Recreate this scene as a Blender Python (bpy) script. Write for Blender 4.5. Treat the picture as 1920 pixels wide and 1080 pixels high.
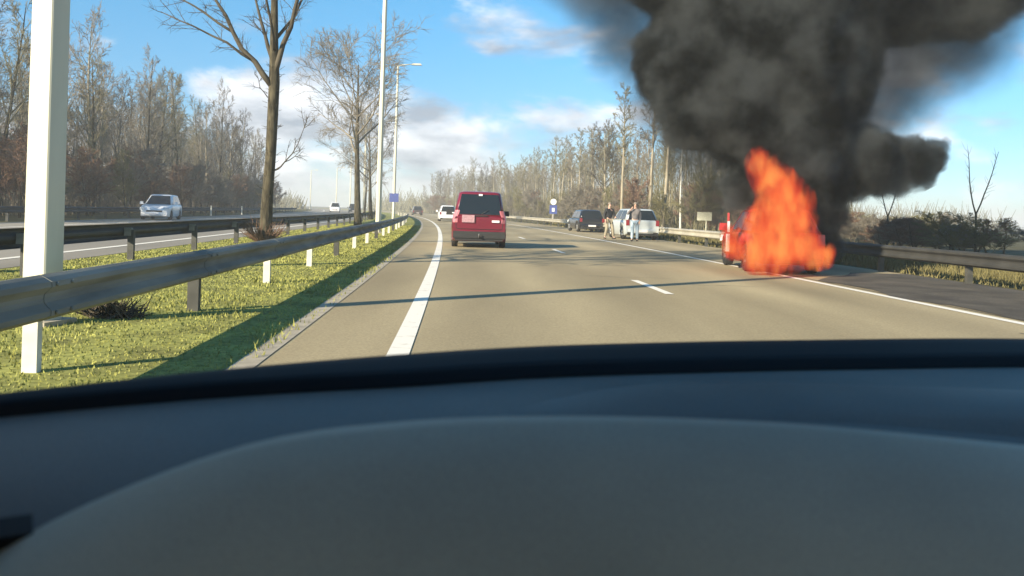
import bpy, bmesh, math, random
import numpy as np
from mathutils import Vector, Matrix

for o in list(bpy.data.objects):
    bpy.data.objects.remove(o)
scene = bpy.context.scene
COL = scene.collection
R = math.radians

# ------------------------------------------------------------------ camera
CAM_H = 1.2
FPX = 1600.0                      # focal length in pixels of the 1920 px wide photograph
cam_d = bpy.data.cameras.new('camera')
cam_d.sensor_width = 36.0
cam_d.lens = 36.0 * FPX / 1920.0
cam_d.shift_y = -143.0 / 1920.0
cam_d.clip_start = 0.03
cam_d.clip_end = 6000
cam_d.dof.use_dof = True
cam_d.dof.focus_distance = 26.0
cam_d.dof.aperture_fstop = 8.0
cam = bpy.data.objects.new('camera', cam_d)
COL.objects.link(cam)
cam.matrix_world = Matrix.Translation((0, 0, CAM_H)) @ Matrix.Rotation(R(90), 4, 'X') @ Matrix.Rotation(R(1.8), 4, 'Z')
scene.camera = cam

# ------------------------------------------------------------------ light
SUN_FROM = Vector((-0.72, -0.69, 0.445)).normalized()
SUN_EL = math.asin(SUN_FROM.z)
world = bpy.data.worlds.new('World')
scene.world = world
world.use_nodes = True
wt = world.node_tree
wt.nodes.clear()


def wn(t, **kw):
    n = wt.nodes.new(t)
    for k, v in kw.items():
        setattr(n, k, v)
    return n


w_out = wn('ShaderNodeOutputWorld')
w_bg = wn('ShaderNodeBackground')
SKY_STRENGTH = 0.088
w_bg.inputs['Strength'].default_value = SKY_STRENGTH
sky = wn('ShaderNodeTexSky')
sky.sky_type = 'NISHITA'
sky.sun_disc = False
sky.sun_elevation = SUN_EL
sky.sun_rotation = math.atan2(SUN_FROM.x, SUN_FROM.y)
sky.air_density = 1.0
sky.dust_density = 0.25
sky.ozone_density = 1.2
hsv = wn('ShaderNodeHueSaturation')
hsv.inputs['Saturation'].default_value = 1.15
hsv.inputs['Value'].default_value = 1.0
tc = wn('ShaderNodeTexCoord')
sep0 = wn('ShaderNodeSeparateXYZ')
wt.links.new(tc.outputs['Generated'], sep0.inputs[0])
low = wn('ShaderNodeMapRange', interpolation_type='SMOOTHSTEP')      # clear, blue air low down, all round
low.inputs['From Max'].default_value = 0.30
wt.links.new(sep0.outputs['Z'], low.inputs['Value'])
tint = wn('ShaderNodeMix', data_type='RGBA')
tint.inputs[6].default_value = (0.44, 0.60, 0.86, 1)
tint.inputs[7].default_value = (0.60, 0.92, 1.04, 1)
wt.links.new(low.outputs['Result'], tint.inputs[0])
mul = wn('ShaderNodeMix', data_type='RGBA', blend_type='MULTIPLY')
mul.inputs[0].default_value = 1.0
wt.links.new(sky.outputs['Color'], mul.inputs[6])
wt.links.new(tint.outputs[2], mul.inputs[7])
wt.links.new(mul.outputs[2], hsv.inputs['Color'])
mp = wn('ShaderNodeMapping')
mp.inputs['Scale'].default_value = (1.0, 1.0, 2.3)
mp.inputs['Location'].default_value = (7.3, 1.2, 1.23)
wt.links.new(tc.outputs['Generated'], mp.inputs['Vector'])
cn = wn('ShaderNodeTexNoise')
cn.inputs['Scale'].default_value = 4.6
cn.inputs['Detail'].default_value = 8
cn.inputs['Roughness'].default_value = 0.56
cn.inputs['Distortion'].default_value = 0.25
wt.links.new(mp.outputs['Vector'], cn.inputs['Vector'])
sep = wn('ShaderNodeSeparateXYZ')
wt.links.new(tc.outputs['Generated'], sep.inputs[0])
el = wn('ShaderNodeMapRange')                # clouds bank up towards the horizon
el.inputs['From Min'].default_value = 0.0
el.inputs['From Max'].default_value = 0.34
el.inputs['To Min'].default_value = 0.13
el.inputs['To Max'].default_value = -0.10
wt.links.new(sep.outputs['Z'], el.inputs['Value'])
ad = wn('ShaderNodeMath', operation='ADD')
wt.links.new(cn.outputs['Fac'], ad.inputs[0])
wt.links.new(el.outputs['Result'], ad.inputs[1])
cr = wn('ShaderNodeMapRange', interpolation_type='SMOOTHSTEP')
cr.inputs['From Min'].default_value = 0.505
cr.inputs['From Max'].default_value = 0.66
cr.inputs['To Max'].default_value = 0.9
wt.links.new(ad.outputs[0], cr.inputs['Value'])
# cloud colour: bright tops, grey-lilac undersides, from a second noise
cn2 = wn('ShaderNodeTexNoise')
cn2.inputs['Scale'].default_value = 9.0
cn2.inputs['Detail'].default_value = 5
mp2 = wn('ShaderNodeMapping')
mp2.inputs['Scale'].default_value = (1.0, 1.0, 2.6)
mp2.inputs['Location'].default_value = (1.7, 4.0, 0.0)
wt.links.new(tc.outputs['Generated'], mp2.inputs['Vector'])
wt.links.new(mp2.outputs['Vector'], cn2.inputs['Vector'])
ccr = wn('ShaderNodeValToRGB')
ccr.color_ramp.elements[0].position = 0.38
ccr.color_ramp.elements[0].color = (2.4, 2.65, 3.1, 1)
ccr.color_ramp.elements[1].position = 0.66
ccr.color_ramp.elements[1].color = (7.4, 7.4, 7.5, 1)
wt.links.new(cn2.outputs['Fac'], ccr.inputs['Fac'])
mixc = wn('ShaderNodeMix', data_type='RGBA')
wt.links.new(cr.outputs['Result'], mixc.inputs[0])
wt.links.new(hsv.outputs['Color'], mixc.inputs[6])
wt.links.new(ccr.outputs['Color'], mixc.inputs[7])
wt.links.new(mixc.outputs[2], w_bg.inputs['Color'])
wt.links.new(w_bg.outputs[0], w_out.inputs['Surface'])

sun_d = bpy.data.lights.new('sun', 'SUN')
sun_d.energy = 4.9
sun_d.angle = R(0.5)
sun_d.color = (1.0, 0.87, 0.66)
sun = bpy.data.objects.new('sun', sun_d)
COL.objects.link(sun)
sun.rotation_euler = SUN_FROM.to_track_quat('Z', 'Y').to_euler()
sun.location = (-40, -40, 30)

vs = scene.view_settings
vs.view_transform = 'Standard'
vs.look = 'None'
vs.gamma = 1
vs.use_curve_mapping = False
vs.exposure = 1.08
cy = scene.cycles
cy.max_bounces = 6
cy.diffuse_bounces = 3
cy.glossy_bounces = 3
cy.transparent_max_bounces = 6
cy.volume_bounces = 1
cy.use_denoising = True
cy.volume_max_steps = 128

# ------------------------------------------------------------------ materials
MATS = {}


def mat(name, base, rough=0.7, metal=0.0, noise=0.0, scale=8.0, dark=None, bump=0.0, spec=0.5, coords='Object', detail=4, lo=0.35, hi=0.65, coat=0.0, stretch=None, second=None):
    if name in MATS:
        return MATS[name]
    m = bpy.data.materials.new(name)
    m.use_nodes = True
    nt = m.node_tree
    b = nt.nodes['Principled BSDF']
    b.inputs['Base Color'].default_value = (*base, 1)
    b.inputs['Roughness'].default_value = rough
    b.inputs['Metallic'].default_value = metal
    b.inputs['Specular IOR Level'].default_value = spec
    b.inputs['Coat Weight'].default_value = coat
    if noise or dark or bump:
        t = nt.nodes.new('ShaderNodeTexCoord')
        n = nt.nodes.new('ShaderNodeTexNoise')
        n.inputs['Scale'].default_value = scale
        n.inputs['Detail'].default_value = detail
        src = t.outputs[coords]
        if stretch:
            mm = nt.nodes.new('ShaderNodeMapping')
            mm.inputs['Scale'].default_value = stretch
            nt.links.new(src, mm.inputs['Vector'])
            src = mm.outputs['Vector']
        nt.links.new(src, n.inputs['Vector'])
        r = nt.nodes.new('ShaderNodeValToRGB')
        r.color_ramp.elements[0].position = lo
        r.color_ramp.elements[1].position = hi
        d = dark if dark else tuple(c * (1 - noise) for c in base)
        r.color_ramp.elements[0].color = (*d, 1)
        r.color_ramp.elements[1].color = (*base, 1)
        nt.links.new(n.outputs['Fac'], r.inputs['Fac'])
        colsock = r.outputs['Color']
        if second:
            # second = (scale, factor low, factor high): a finer or wider variation multiplied in
            n2 = nt.nodes.new('ShaderNodeTexNoise')
            n2.inputs['Scale'].default_value = second[0]
            n2.inputs['Detail'].default_value = 3
            nt.links.new(t.outputs[coords], n2.inputs['Vector'])
            mr = nt.nodes.new('ShaderNodeMapRange')
            mr.inputs['From Min'].default_value = 0.3
            mr.inputs['From Max'].default_value = 0.7
            mr.inputs['To Min'].default_value = second[1]
            mr.inputs['To Max'].default_value = second[2]
            nt.links.new(n2.outputs['Fac'], mr.inputs['Value'])
            vm = nt.nodes.new('ShaderNodeVectorMath')
            vm.operation = 'SCALE'
            nt.links.new(colsock, vm.inputs[0])
            nt.links.new(mr.outputs['Result'], vm.inputs['Scale'])
            colsock = vm.outputs['Vector']
        nt.links.new(colsock, b.inputs['Base Color'])
        if bump:
            bp = nt.nodes.new('ShaderNodeBump')
            bp.inputs['Strength'].default_value = bump
            bp.inputs['Distance'].default_value = 0.02
            nt.links.new(n.outputs['Fac'], bp.inputs['Height'])
            nt.links.new(bp.outputs['Normal'], b.inputs['Normal'])
    MATS[name] = m
    return m


M_ASPH = mat('asphalt_worn', (0.42, 0.345, 0.205), 0.85, dark=(0.27, 0.22, 0.13), scale=0.55, detail=8, stretch=(1.0, 0.18, 1), second=(38, 0.80, 1.12), lo=0.3, hi=0.7, spec=0.25)
def wheel_tracks(m):
    nt_ = m.node_tree
    bs = nt_.nodes['Principled BSDF']
    src = bs.inputs['Base Color'].links[0].from_socket
    ge = nt_.nodes.new('ShaderNodeNewGeometry')
    sx = nt_.nodes.new('ShaderNodeSeparateXYZ')
    nt_.links.new(ge.outputs['Position'], sx.inputs[0])

    def mth(op, a, b_, c=None):
        n = nt_.nodes.new('ShaderNodeMath'); n.operation = op
        for i, v in enumerate((a, b_, c)):
            if v is None:
                continue
            if isinstance(v, (int, float)):
                n.inputs[i].default_value = v
            else:
                nt_.links.new(v, n.inputs[i])
        return n.outputs[0]
    lin = mth('MULTIPLY_ADD', sx.outputs['Y'], 0.055, sx.outputs['X'])
    sq = mth('MULTIPLY', sx.outputs['Y'], sx.outputs['Y'])
    lat = mth('MULTIPLY_ADD', sq, 0.0004, lin)
    ph = mth('MULTIPLY', mth('ADD', lat, 0.5 - 0.95), 2 * math.pi / 1.86)
    cs = mth('COSINE', ph, 0)
    fac = mth('MULTIPLY_ADD', cs, -0.075, 0.97)
    vm = nt_.nodes.new('ShaderNodeVectorMath'); vm.operation = 'SCALE'
    nt_.links.new(src, vm.inputs[0]); nt_.links.new(fac, vm.inputs['Scale'])
    nt_.links.new(vm.outputs['Vector'], bs.inputs['Base Color'])


wheel_tracks(M_ASPH)
M_ASPH_OPP = mat('asphalt_pale', (0.30, 0.27, 0.22), 0.85, dark=(0.22, 0.20, 0.165), scale=0.5, detail=6, stretch=(1, .2, 1), spec=0.3)
M_ASPH_DARK = mat('asphalt_dark', (0.115, 0.10, 0.078), 0.9, dark=(0.06, 0.053, 0.043), scale=1.2, detail=8, second=(40, 0.7, 1.2), spec=0.2)
M_LINE = mat('road_paint', (0.80, 0.76, 0.66), 0.7, dark=(0.55, 0.50, 0.41), scale=6, detail=8, lo=0.22, hi=0.42)
M_CONC = mat('concrete_gutter', (0.42, 0.37, 0.28), 0.85, noise=0.3, scale=5, detail=6)
M_GRASSG = mat('turf', (0.33, 0.335, 0.095), 0.95, dark=(0.20, 0.20, 0.065), scale=1.6, detail=8, second=(14, 0.6, 1.25), lo=0.35, hi=0.62, spec=0.1, bump=0.5)
M_VERGE = mat('verge', (0.13, 0.12, 0.045), 0.95, dark=(0.075, 0.065, 0.03), scale=0.6, detail=8, second=(8, 0.7, 1.2), spec=0.1)
M_FIELD = mat('field', (0.11, 0.10, 0.045), 0.95, dark=(0.07, 0.06, 0.03), scale=0.15, detail=8, spec=0.1)
M_GALV = mat('galvanised_steel', (0.27, 0.265, 0.225), 0.85, metal=0.0, noise=0.4, spec=0.25, scale=2.5, detail=6, stretch=(1, .3, 2))
M_GALV_LIT = mat('galvanised_pale', (0.50, 0.46, 0.36), 0.55, metal=0.2, noise=0.25, scale=1.5, detail=6)  # paler steel: sun on the facing rail is put into the colour
M_GALV_DARK = mat('galvanised_dark', (0.055, 0.055, 0.05), 0.7, metal=0.2, noise=0.35, scale=2.0, detail=6)  # darker tone of the same steel
M_POSTW = mat('white_post', (0.74, 0.72, 0.62), 0.6, noise=0.2, scale=6)
M_POSTD = mat('dark_post', (0.07, 0.07, 0.06), 0.7, noise=0.3, scale=8)
M_MAST = mat('mast_paint', (0.66, 0.63, 0.49), 0.55, noise=0.16, scale=2.2, detail=6, stretch=(1, 1, .15))
M_BARK = mat('bark', (0.11, 0.095, 0.06), 0.9, dark=(0.03, 0.026, 0.018), scale=5, detail=6, stretch=(2, 2, .5), bump=0.6, spec=0.15)
M_BARK_P = mat('bark_pale', (0.38, 0.335, 0.24), 0.9, dark=(0.22, 0.185, 0.13), scale=4, detail=6, stretch=(2, 2, .4), bump=0.5, spec=0.15)
M_BARK_W = mat('bark_birch', (0.62, 0.60, 0.52), 0.85, dark=(0.25, 0.22, 0.18), scale=3, detail=6, stretch=(1, 1, 2.0), lo=0.3, hi=0.45)
M_TWIG = mat('twigs', (0.27, 0.24, 0.19), 0.95, noise=0.3, scale=1.5, spec=0.1)
M_TWIG_D = mat('twigs_dark', (0.105, 0.09, 0.066), 0.95, noise=0.3, scale=1.5, spec=0.1)
M_TWIG_G = mat('twigs_mossy', (0.26, 0.235, 0.14), 0.95, noise=0.35, scale=1.0, spec=0.1)
M_TWIG_R = mat('twigs_russet', (0.26, 0.165, 0.115), 0.95, noise=0.35, scale=1.0, spec=0.1)
M_BUSHG = mat('scrub_olive', (0.25, 0.23, 0.115), 0.95, noise=0.4, scale=1.0, spec=0.1)
M_GLASS = mat('car_glass', (0.012, 0.016, 0.017), 0.08, spec=0.6)
M_TYRE = mat('tyre', (0.018, 0.018, 0.018), 0.85, noise=0.2, scale=20)
M_RIM = mat('alloy', (0.55, 0.55, 0.53), 0.35, metal=0.7)
M_RIMD = mat('dark_wheel_cover', (0.10, 0.10, 0.10), 0.5, metal=0.3)
M_BLACKPL = mat('black_plastic', (0.022, 0.022, 0.022), 0.6)
M_REDP = mat('paint_red', (0.155, 0.009, 0.024), 0.28, coat=0.5, noise=0.12, scale=2)
M_REDB = mat('paint_red_scorched', (0.42, 0.03, 0.03), 0.5, dark=(0.02, 0.014, 0.012), scale=1.4, detail=6, lo=0.42, hi=0.56)
M_BLKP = mat('paint_black', (0.012, 0.014, 0.019), 0.22, coat=0.5)
M_WHTP = mat('paint_white', (0.78, 0.79, 0.80), 0.3, coat=0.4, noise=0.05, scale=2)
M_SILP = mat('paint_silver', (0.50, 0.54, 0.54), 0.4, metal=0.15, coat=0.4, noise=0.06, scale=2)
M_DRKP = mat('paint_dark_brown', (0.045, 0.032, 0.032), 0.3, coat=0.4)
M_TAIL = mat('tail_lamp', (0.22, 0.012, 0.016), 0.15, coat=0.6)
M_TAIL_GLINT = mat('tail_lamp_glint', (0.50, 0.16, 0.18), 0.15, coat=0.6)  # pale lens tone: a whitish sun glint put into the colour
M_HEAD = mat('head_lamp', (0.75, 0.77, 0.78), 0.12, coat=0.6)
M_PLATE = mat('plate', (0.78, 0.72, 0.70), 0.5, noise=0.12, scale=25)
M_PLATER = mat('plate_pink', (0.46, 0.27, 0.30), 0.5, noise=0.3, scale=30)
M_SIGNB = mat('sign_blue', (0.06, 0.09, 0.30), 0.6, noise=.2, scale=5)
M_SIGNW = mat('sign_white', (0.75, 0.75, 0.72), 0.5)
M_SIGNR = mat('sign_red', (0.5, 0.03, 0.03), 0.5)
M_SIGNBACK = mat('sign_cream', (0.62, 0.60, 0.45), 0.6, noise=0.1, scale=4)
M_SKIN = mat('skin', (0.55, 0.34, 0.25), 0.6)
M_HAIR = mat('hair_grey', (0.24, 0.20, 0.16), 0.8)
M_HAIRD = mat('hair_brown', (0.10, 0.07, 0.05), 0.8)
M_JACKET = mat('jacket_black', (0.014, 0.016, 0.02), 0.8)
M_KHAKI = mat('trousers_khaki', (0.32, 0.28, 0.20), 0.9, noise=0.2, scale=6)
M_GREYTOP = mat('grey_jumper', (0.20, 0.185, 0.185), 0.9, noise=0.2, scale=6)
M_JEANS = mat('jeans_pale', (0.42, 0.52, 0.60), 0.9, noise=0.2, scale=6)
M_SHOE = mat('shoe', (0.03, 0.028, 0.026), 0.7)
M_PAD = mat('dash_pad', (0.17, 0.155, 0.132), 0.55, noise=0.28, scale=4, detail=8, spec=0.5, second=(700, .8, 1.2))
M_COWL = mat('dash_cowl', (0.45, 0.435, 0.35), 0.7, noise=0.30, scale=2.4, detail=5, spec=0.5, second=(700, .85, 1.15))  # paler, blotchy copy of the pad plastic: windscreen reflections put into the colour
M_DBLACK = mat('dash_black', (0.006, 0.006, 0.007), 0.75, spec=0.2)
M_SHELL = mat('cabin_shade_lining', (0.55, 0.52, 0.46), 0.9)


# ------------------------------------------------------------------ helpers
def tag(o, label=None, cat=None, group=None, kind=None):
    if label:
        o['label'] = label
    if cat:
        o['category'] = cat
    if group:
        o['group'] = group
    if kind:
        o['kind'] = kind
    return o


def empty(name, loc=(0, 0, 0), rz=0.0):
    o = bpy.data.objects.new(name, None)
    o.empty_display_size = 0.2
    COL.objects.link(o)
    o.location = loc
    o.rotation_euler = (0, 0, rz)
    return o


class MB:
    def __init__(s):
        s.v = []
        s.f = []
        s.sm = []
        s.mi = []
        s.cur = 0

    def add(s, vs_, fs_, smooth=False):
        k = len(s.v)
        s.v.extend([tuple(p) for p in vs_])
        for f in fs_:
            s.f.append(tuple(i + k for i in f))
            s.sm.append(smooth)
            s.mi.append(s.cur)
        return s

    def box(s, c, size, rz=0.0, taper=1.0):
        x, y, z = (d / 2 for d in size)
        pts = [(-x, -y, -z), (x, -y, -z), (x, y, -z), (-x, y, -z), (-x * taper, -y * taper, z), (x * taper, -y * taper, z), (x * taper, y * taper, z), (-x * taper, y * taper, z)]
        cs, sn = math.cos(rz), math.sin(rz)
        pts = [(c[0] + p[0] * cs - p[1] * sn, c[1] + p[0] * sn + p[1] * cs, c[2] + p[2]) for p in pts]
        return s.add(pts, [(0, 3, 2, 1), (4, 5, 6, 7), (0, 1, 5, 4), (1, 2, 6, 5), (2, 3, 7, 6), (3, 0, 4, 7)])

    def tube(s, pts, rads, n=6, cap=True, smooth=True):
        pts = [Vector(p) for p in pts]
        k = len(s.v)
        vv = []
        prev = None
        for i, p in enumerate(pts):
            d = (pts[min(i + 1, len(pts) - 1)] - pts[max(i - 1, 0)])
            if d.length < 1e-9:
                d = Vector((0, 0, 1))
            d.normalize()
            if prev is None:
                a = Vector((1, 0, 0)) if abs(d.x) < 0.8 else Vector((0, 1, 0))
                u = d.cross(a).normalized()
            else:
                u = (prev - d * prev.dot(d))
                u = u.normalized() if u.length > 1e-6 else d.orthogonal().normalized()
            prev = u
            w = d.cross(u)
            for j in range(n):
                t = 2 * math.pi * j / n
                vv.append(p + (u * math.cos(t) + w * math.sin(t)) * rads[i])
        ff = []
        for i in range(len(pts) - 1):
            for j in range(n):
                a, b = i * n + j, i * n + (j + 1) % n
                ff.append((a, b, b + n, a + n))
        s.add(vv, ff, smooth)
        if cap:
            s.f.append(tuple(k + j for j in range(n))[::-1]); s.sm.append(False); s.mi.append(s.cur)
            e = k + (len(pts) - 1) * n
            s.f.append(tuple(e + j for j in range(n))); s.sm.append(False); s.mi.append(s.cur)
        return s

    def grid(s, rows, smooth=True, flip=False):
        n = len(rows[0])
        vv = [p for r in rows for p in r]
        ff = []
        for i in range(len(rows) - 1):
            for j in range(n - 1):
                a = i * n + j
                q = (a, a + 1, a + n + 1, a + n)
                ff.append(q[::-1] if flip else q)
        return s.add(vv, ff, smooth)

    def rings(s, rows, smooth=True, caps=True):
        n = len(rows[0])
        k = len(s.v)
        vv = [p for r in rows for p in r]
        ff = []
        for i in range(len(rows) - 1):
            for j in range(n):
                a, b = i * n + j, i * n + (j + 1) % n
                ff.append((a, b, b + n, a + n))
        s.add(vv, ff, smooth)
        if caps:
            s.f.append(tuple(k + j for j in range(n))[::-1]); s.sm.append(False); s.mi.append(s.cur)
            e = k + (len(rows) - 1) * n
            s.f.append(tuple(e + j for j in range(n))); s.sm.append(False); s.mi.append(s.cur)
        return s

    def mesh(s, name, mats):
        me = bpy.data.meshes.new(name)
        me.from_pydata(s.v, [], s.f)
        for m in (mats if isinstance(mats, (list, tuple)) else [mats]):
            me.materials.append(m)
        me.polygons.foreach_set('use_smooth', s.sm)
        me.polygons.foreach_set('material_index', s.mi)
        me.update()
        return me

    def build(s, name, mats, parent=None, loc=None):
        o = bpy.data.objects.new(name, s.mesh(name, mats))
        COL.objects.link(o)
        if parent:
            o.parent = parent
        if loc:
            o.location = loc
        return o


def link(name, me, parent=None, loc=(0, 0, 0), rz=0, scale=None):
    o = bpy.data.objects.new(name, me)
    COL.objects.link(o)
    o.parent = parent
    o.location = loc
    o.rotation_euler = (0, 0, rz)
    if scale:
        o.scale = scale
    return o


def copy_tree(o, parent=None):
    c = o.copy()
    COL.objects.link(c)
    if parent:
        c.parent = parent
    for ch in list(o.children):
        copy_tree(ch, c)
    return c


# the road: lateral position of the left white line at a distance y ahead
def L(y):
    return -0.5 - 0.055 * y - 0.0004 * y * y


def heading(y):                     # z rotation that points local +Y along the road
    return math.atan(0.055 + 0.0008 * y)


def strip(name, o0, o1, y0, y1, z, m, parent=None, n=None, nx=1):
    n = n or max(2, int((y1 - y0) / 4))
    b = MB()
    rows = []
    for i in range(n + 1):
        # denser near the camera
        y = y0 + (y1 - y0) * (i / n) ** 1.4
        rows.append([(L(y) + o0 + (o1 - o0) * j / nx, y, z) for j in range(nx + 1)])
    b.grid(rows, smooth=False)
    return b.build(name, m, parent)


# ------------------------------------------------------------------ ground and roads
g = MB()
g.add([(-900, -60, -0.03), (900, -60, -0.03), (900, 1600, -0.03), (-900, 1600, -0.03)], [(0, 1, 2, 3)])
tag(g.build('ground', M_FIELD), kind='structure')

median = strip('median', -7.0, -0.95, -12, 420, 0.0, M_GRASSG, n=120)
tag(median, kind='structure')
verge = strip('verge', 11.2, 26, -12, 420, -0.01, M_VERGE, n=120)
tag(verge, kind='structure')
verge2 = strip('verge', -28, -19.6, -12, 420, -0.01, M_VERGE, n=120)
tag(verge2, kind='structure')

road = strip('road', -1.02, 11.2, -12, 420, 0.006, M_ASPH, n=160)
tag(road, kind='structure')
strip('gutter', -1.16, -0.98, -12, 300, 0.012, M_CONC, road, n=100)
strip('lane_line', -0.08, 0.10, -8, 300, 0.013, M_LINE, road, n=140)
strip('lane_line', 7.42, 7.58, -8, 300, 0.013, M_LINE, road, n=140)
for k in range(0, 14):
    y0 = 0.7 + 12.4 * k
    strip('dash_line', 3.68, 3.82, y0, y0 + 2.6, 0.0135, M_LINE, road, n=3)
# tar seams along the lanes and a joint where the shoulder was laid
M_SEAM = mat('tar_seam', (0.09, 0.08, 0.06), 0.8, noise=0.3, scale=3)
strip('tar_seam', 7.72, 7.76, -8, 120, 0.0125, M_SEAM, road, n=50)
cr_ = random.Random(40)
ck = MB()
for i in range(9):
    y, x = cr_.uniform(7, 45), cr_.uniform(-.6, 7.2)
    a = cr_.choice([0.1, 1.45, 1.6, .0])
    pts = []
    for j in range(cr_.randint(8, 18)):
        pts.append((L(y) + x, y))
        a += cr_.gauss(0, .22)
        x += math.cos(a) * .16
        y += math.sin(a) * .22
    w_ = cr_.uniform(.008, .016)
    rows = [[(p[0] - w_, p[1] - w_, .0122), (p[0] + w_, p[1] + w_, .0122)] for p in pts]
    ck.grid(rows, smooth=False)
ck.build('crack', M_SEAM, road)['kind'] = 'stuff'
# darker stretch of the hard shoulder round the burning car, uneven along its inner edge
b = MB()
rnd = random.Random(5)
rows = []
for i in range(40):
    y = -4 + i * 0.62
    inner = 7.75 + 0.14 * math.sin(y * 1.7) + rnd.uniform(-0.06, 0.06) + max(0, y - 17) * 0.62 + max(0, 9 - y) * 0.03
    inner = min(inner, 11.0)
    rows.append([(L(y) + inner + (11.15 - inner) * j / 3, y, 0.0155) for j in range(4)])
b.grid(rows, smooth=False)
b.build('dark_patch', M_ASPH_DARK, road)

opp = strip('opposite_road', -19.6, -7.0, -12, 420, 0.006, M_ASPH_OPP, n=140)
tag(opp, kind='structure')
strip('lane_line', -8.2, -8.0, -8, 300, 0.013, M_LINE, opp, n=100)
strip('lane_line', -16.6, -16.4, -8, 300, 0.013, M_LINE, opp, n=100)

# low blades over the median turf
rng = np.random.default_rng(3)


def grass(name, n, o0, o1, y0, y1, h, m, label, skip=None):
    y = y0 + (y1 - y0) * rng.random(n) ** 1.7
    x = -0.5 - 0.055 * y - 0.0004 * y * y + o0 + (o1 - o0) * rng.random(n)
    hh = h * (0.45 + rng.random(n)) * (0.7 + 0.6 * (np.sin(x * 2.3 + y * .7) * np.sin(y * 1.1) > 0.1))
    a = rng.random(n) * 6.283
    wd = 0.0035 + 0.0006 * y
    lx, ly = rng.normal(0, .35, n) * hh, rng.normal(0, .35, n) * hh
    v = np.empty((n, 3, 3))
    v[:, 0] = np.stack([x - np.cos(a) * wd, y - np.sin(a) * wd, np.zeros(n)], 1)
    v[:, 1] = np.stack([x + np.cos(a) * wd, y + np.sin(a) * wd, np.zeros(n)], 1)
    v[:, 2] = np.stack([x + lx, y + ly, hh], 1)
    me = bpy.data.meshes.new(name)
    me.vertices.add(n * 3)
    me.vertices.foreach_set('co', v.ravel())
    me.loops.add(n * 3)
    me.loops.foreach_set('vertex_index', np.arange(n * 3))
    me.polygons.add(n)
    me.polygons.foreach_set('loop_start', np.arange(n) * 3)
    me.polygons.foreach_set('loop_total', np.full(n, 3))
    me.materials.append(m)
    me.update()
    me.validate()
    o = bpy.data.objects.new(name, me)
    COL.objects.link(o)
    tag(o, label, 'grass', kind='stuff')
    return o


M_BLADE = mat('grass_blades', (0.36, 0.36, 0.10), 0.8, dark=(0.22, 0.225, 0.065), scale=1.4, detail=6, second=(9, 0.7, 1.2), spec=0.2)
grass('grass', 90000, -6.9, -1.12, 3, 60, 0.026, M_BLADE, 'short sunlit green grass covering the central reservation')
M_STRAW = mat('dry_grass', (0.22, 0.19, 0.085), 0.9, dark=(0.11, 0.10, 0.04), scale=1.0, detail=5, spec=0.1)
grass('dry_grass', 45000, 11.35, 17, 6, 90, 0.20, M_STRAW, 'tall dry grass on the verge beyond the right guardrail')
grass('weeds', 600, -1.25, -1.0, 4, 22, 0.055, M_BLADE, 'small weeds along the concrete gutter at the road edge')


# ------------------------------------------------------------------ guardrails
def beam_profile(side):
    # W-beam cross section (offset towards the traffic, height) ; closed ring with real thickness
    pr = [(0.00, .31), (0.035, .295), (0.080, .27), (0.083, .235), (0.035, .185), (0.03, .155), (0.035, .125), (0.083, .075), (0.080, .04), (0.035, .015), (0.0, 0.0)]
    outer = [(side * x, z) for x, z in pr]
    inner = [(side * (x - 0.012), z) for x, z in reversed(pr)]
    return outer + inner


def guardrail(name, off, side, top, ys, y0, y1, label, m, post_fn, lapped=True, group=None):
    root = empty(name, (L(max(y0, 0)) + off, max(y0, 0), 0))
    tag(root, label, 'guardrail', group)
    ox, oy = root.location.x, root.location.y
    prof = beam_profile(side)
    b = MB()
    rows = []
    n = int((y1 - y0) / 2)
    for i in range(n + 1):
        y = y0 + (y1 - y0) * i / n
        rows.append([(L(y) + off + side * 0.12 + px - ox, y - oy, top - .31 + pz) for px, pz in prof])
    b.rings(rows, smooth=False)
    b.build('beam', m, root)
    for i, y in enumerate(ys):
        post_fn(root, i, L(y) + off - ox, y - oy, y, top, side)
    return root


def post_mesh(m, w, d, h, mm):
    b = MB()
    b.box((0, 0, h / 2), (w, d, h))
    b.box((0, 0, h - 0.03), (w * 1.04, d * 0.9, 0.05))
    return b.mesh('post', mm)


def lap_joints(root, off_, side, top, ys_, m):
    ox, oy = root.location.x, root.location.y
    prof = [(px + side * .006 if i < 11 else px - side * .004, pz) for i, (px, pz) in enumerate(beam_profile(side))]
    for y in ys_:
        b_ = MB()
        b_.rings([[(L(yy) + off_ + side * .12 + px - ox, yy - oy, top - .31 + pz) for px, pz in prof] for yy in (y - .17, y + .17)], smooth=False)
        for zz in (.06, .25):
            for dy in (-.11, .11):
                xx = L(y + dy) + off_ + side * .21 - ox
                b_.tube([(xx, y + dy - oy, top - .31 + zz), (xx + side * .018, y + dy - oy, top - .31 + zz)], [.016, .012], 6)
        b_.build('lap_joint', m, root)


PM_W = post_mesh(None, 0.10, 0.07, 0.62, M_POSTW)
PM_D = post_mesh(None, 0.12, 0.09, 0.60, M_POSTD)
PM_SP = MB().box((0, 0, 0), (0.14, 0.10, 0.16)).mesh('spacer', M_GALV)


def near_posts(root, i, x, y, Y, top, side):
    white = i % 3 != 2
    p = link('post', PM_W if white else PM_D, root, (x, y, 0), heading(Y))
    p['label'] = 'white post' if white else 'dark steel post'
    link('spacer', PM_SP, root, (x + side * 0.06, y, top - .16), heading(Y))


def dark_posts(root, i, x, y, Y, top, side):
    link('post', PM_D, root, (x, y, 0), heading(Y))
    link('spacer', PM_SP, root, (x + side * 0.06, y, top - .16), heading(Y))


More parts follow.
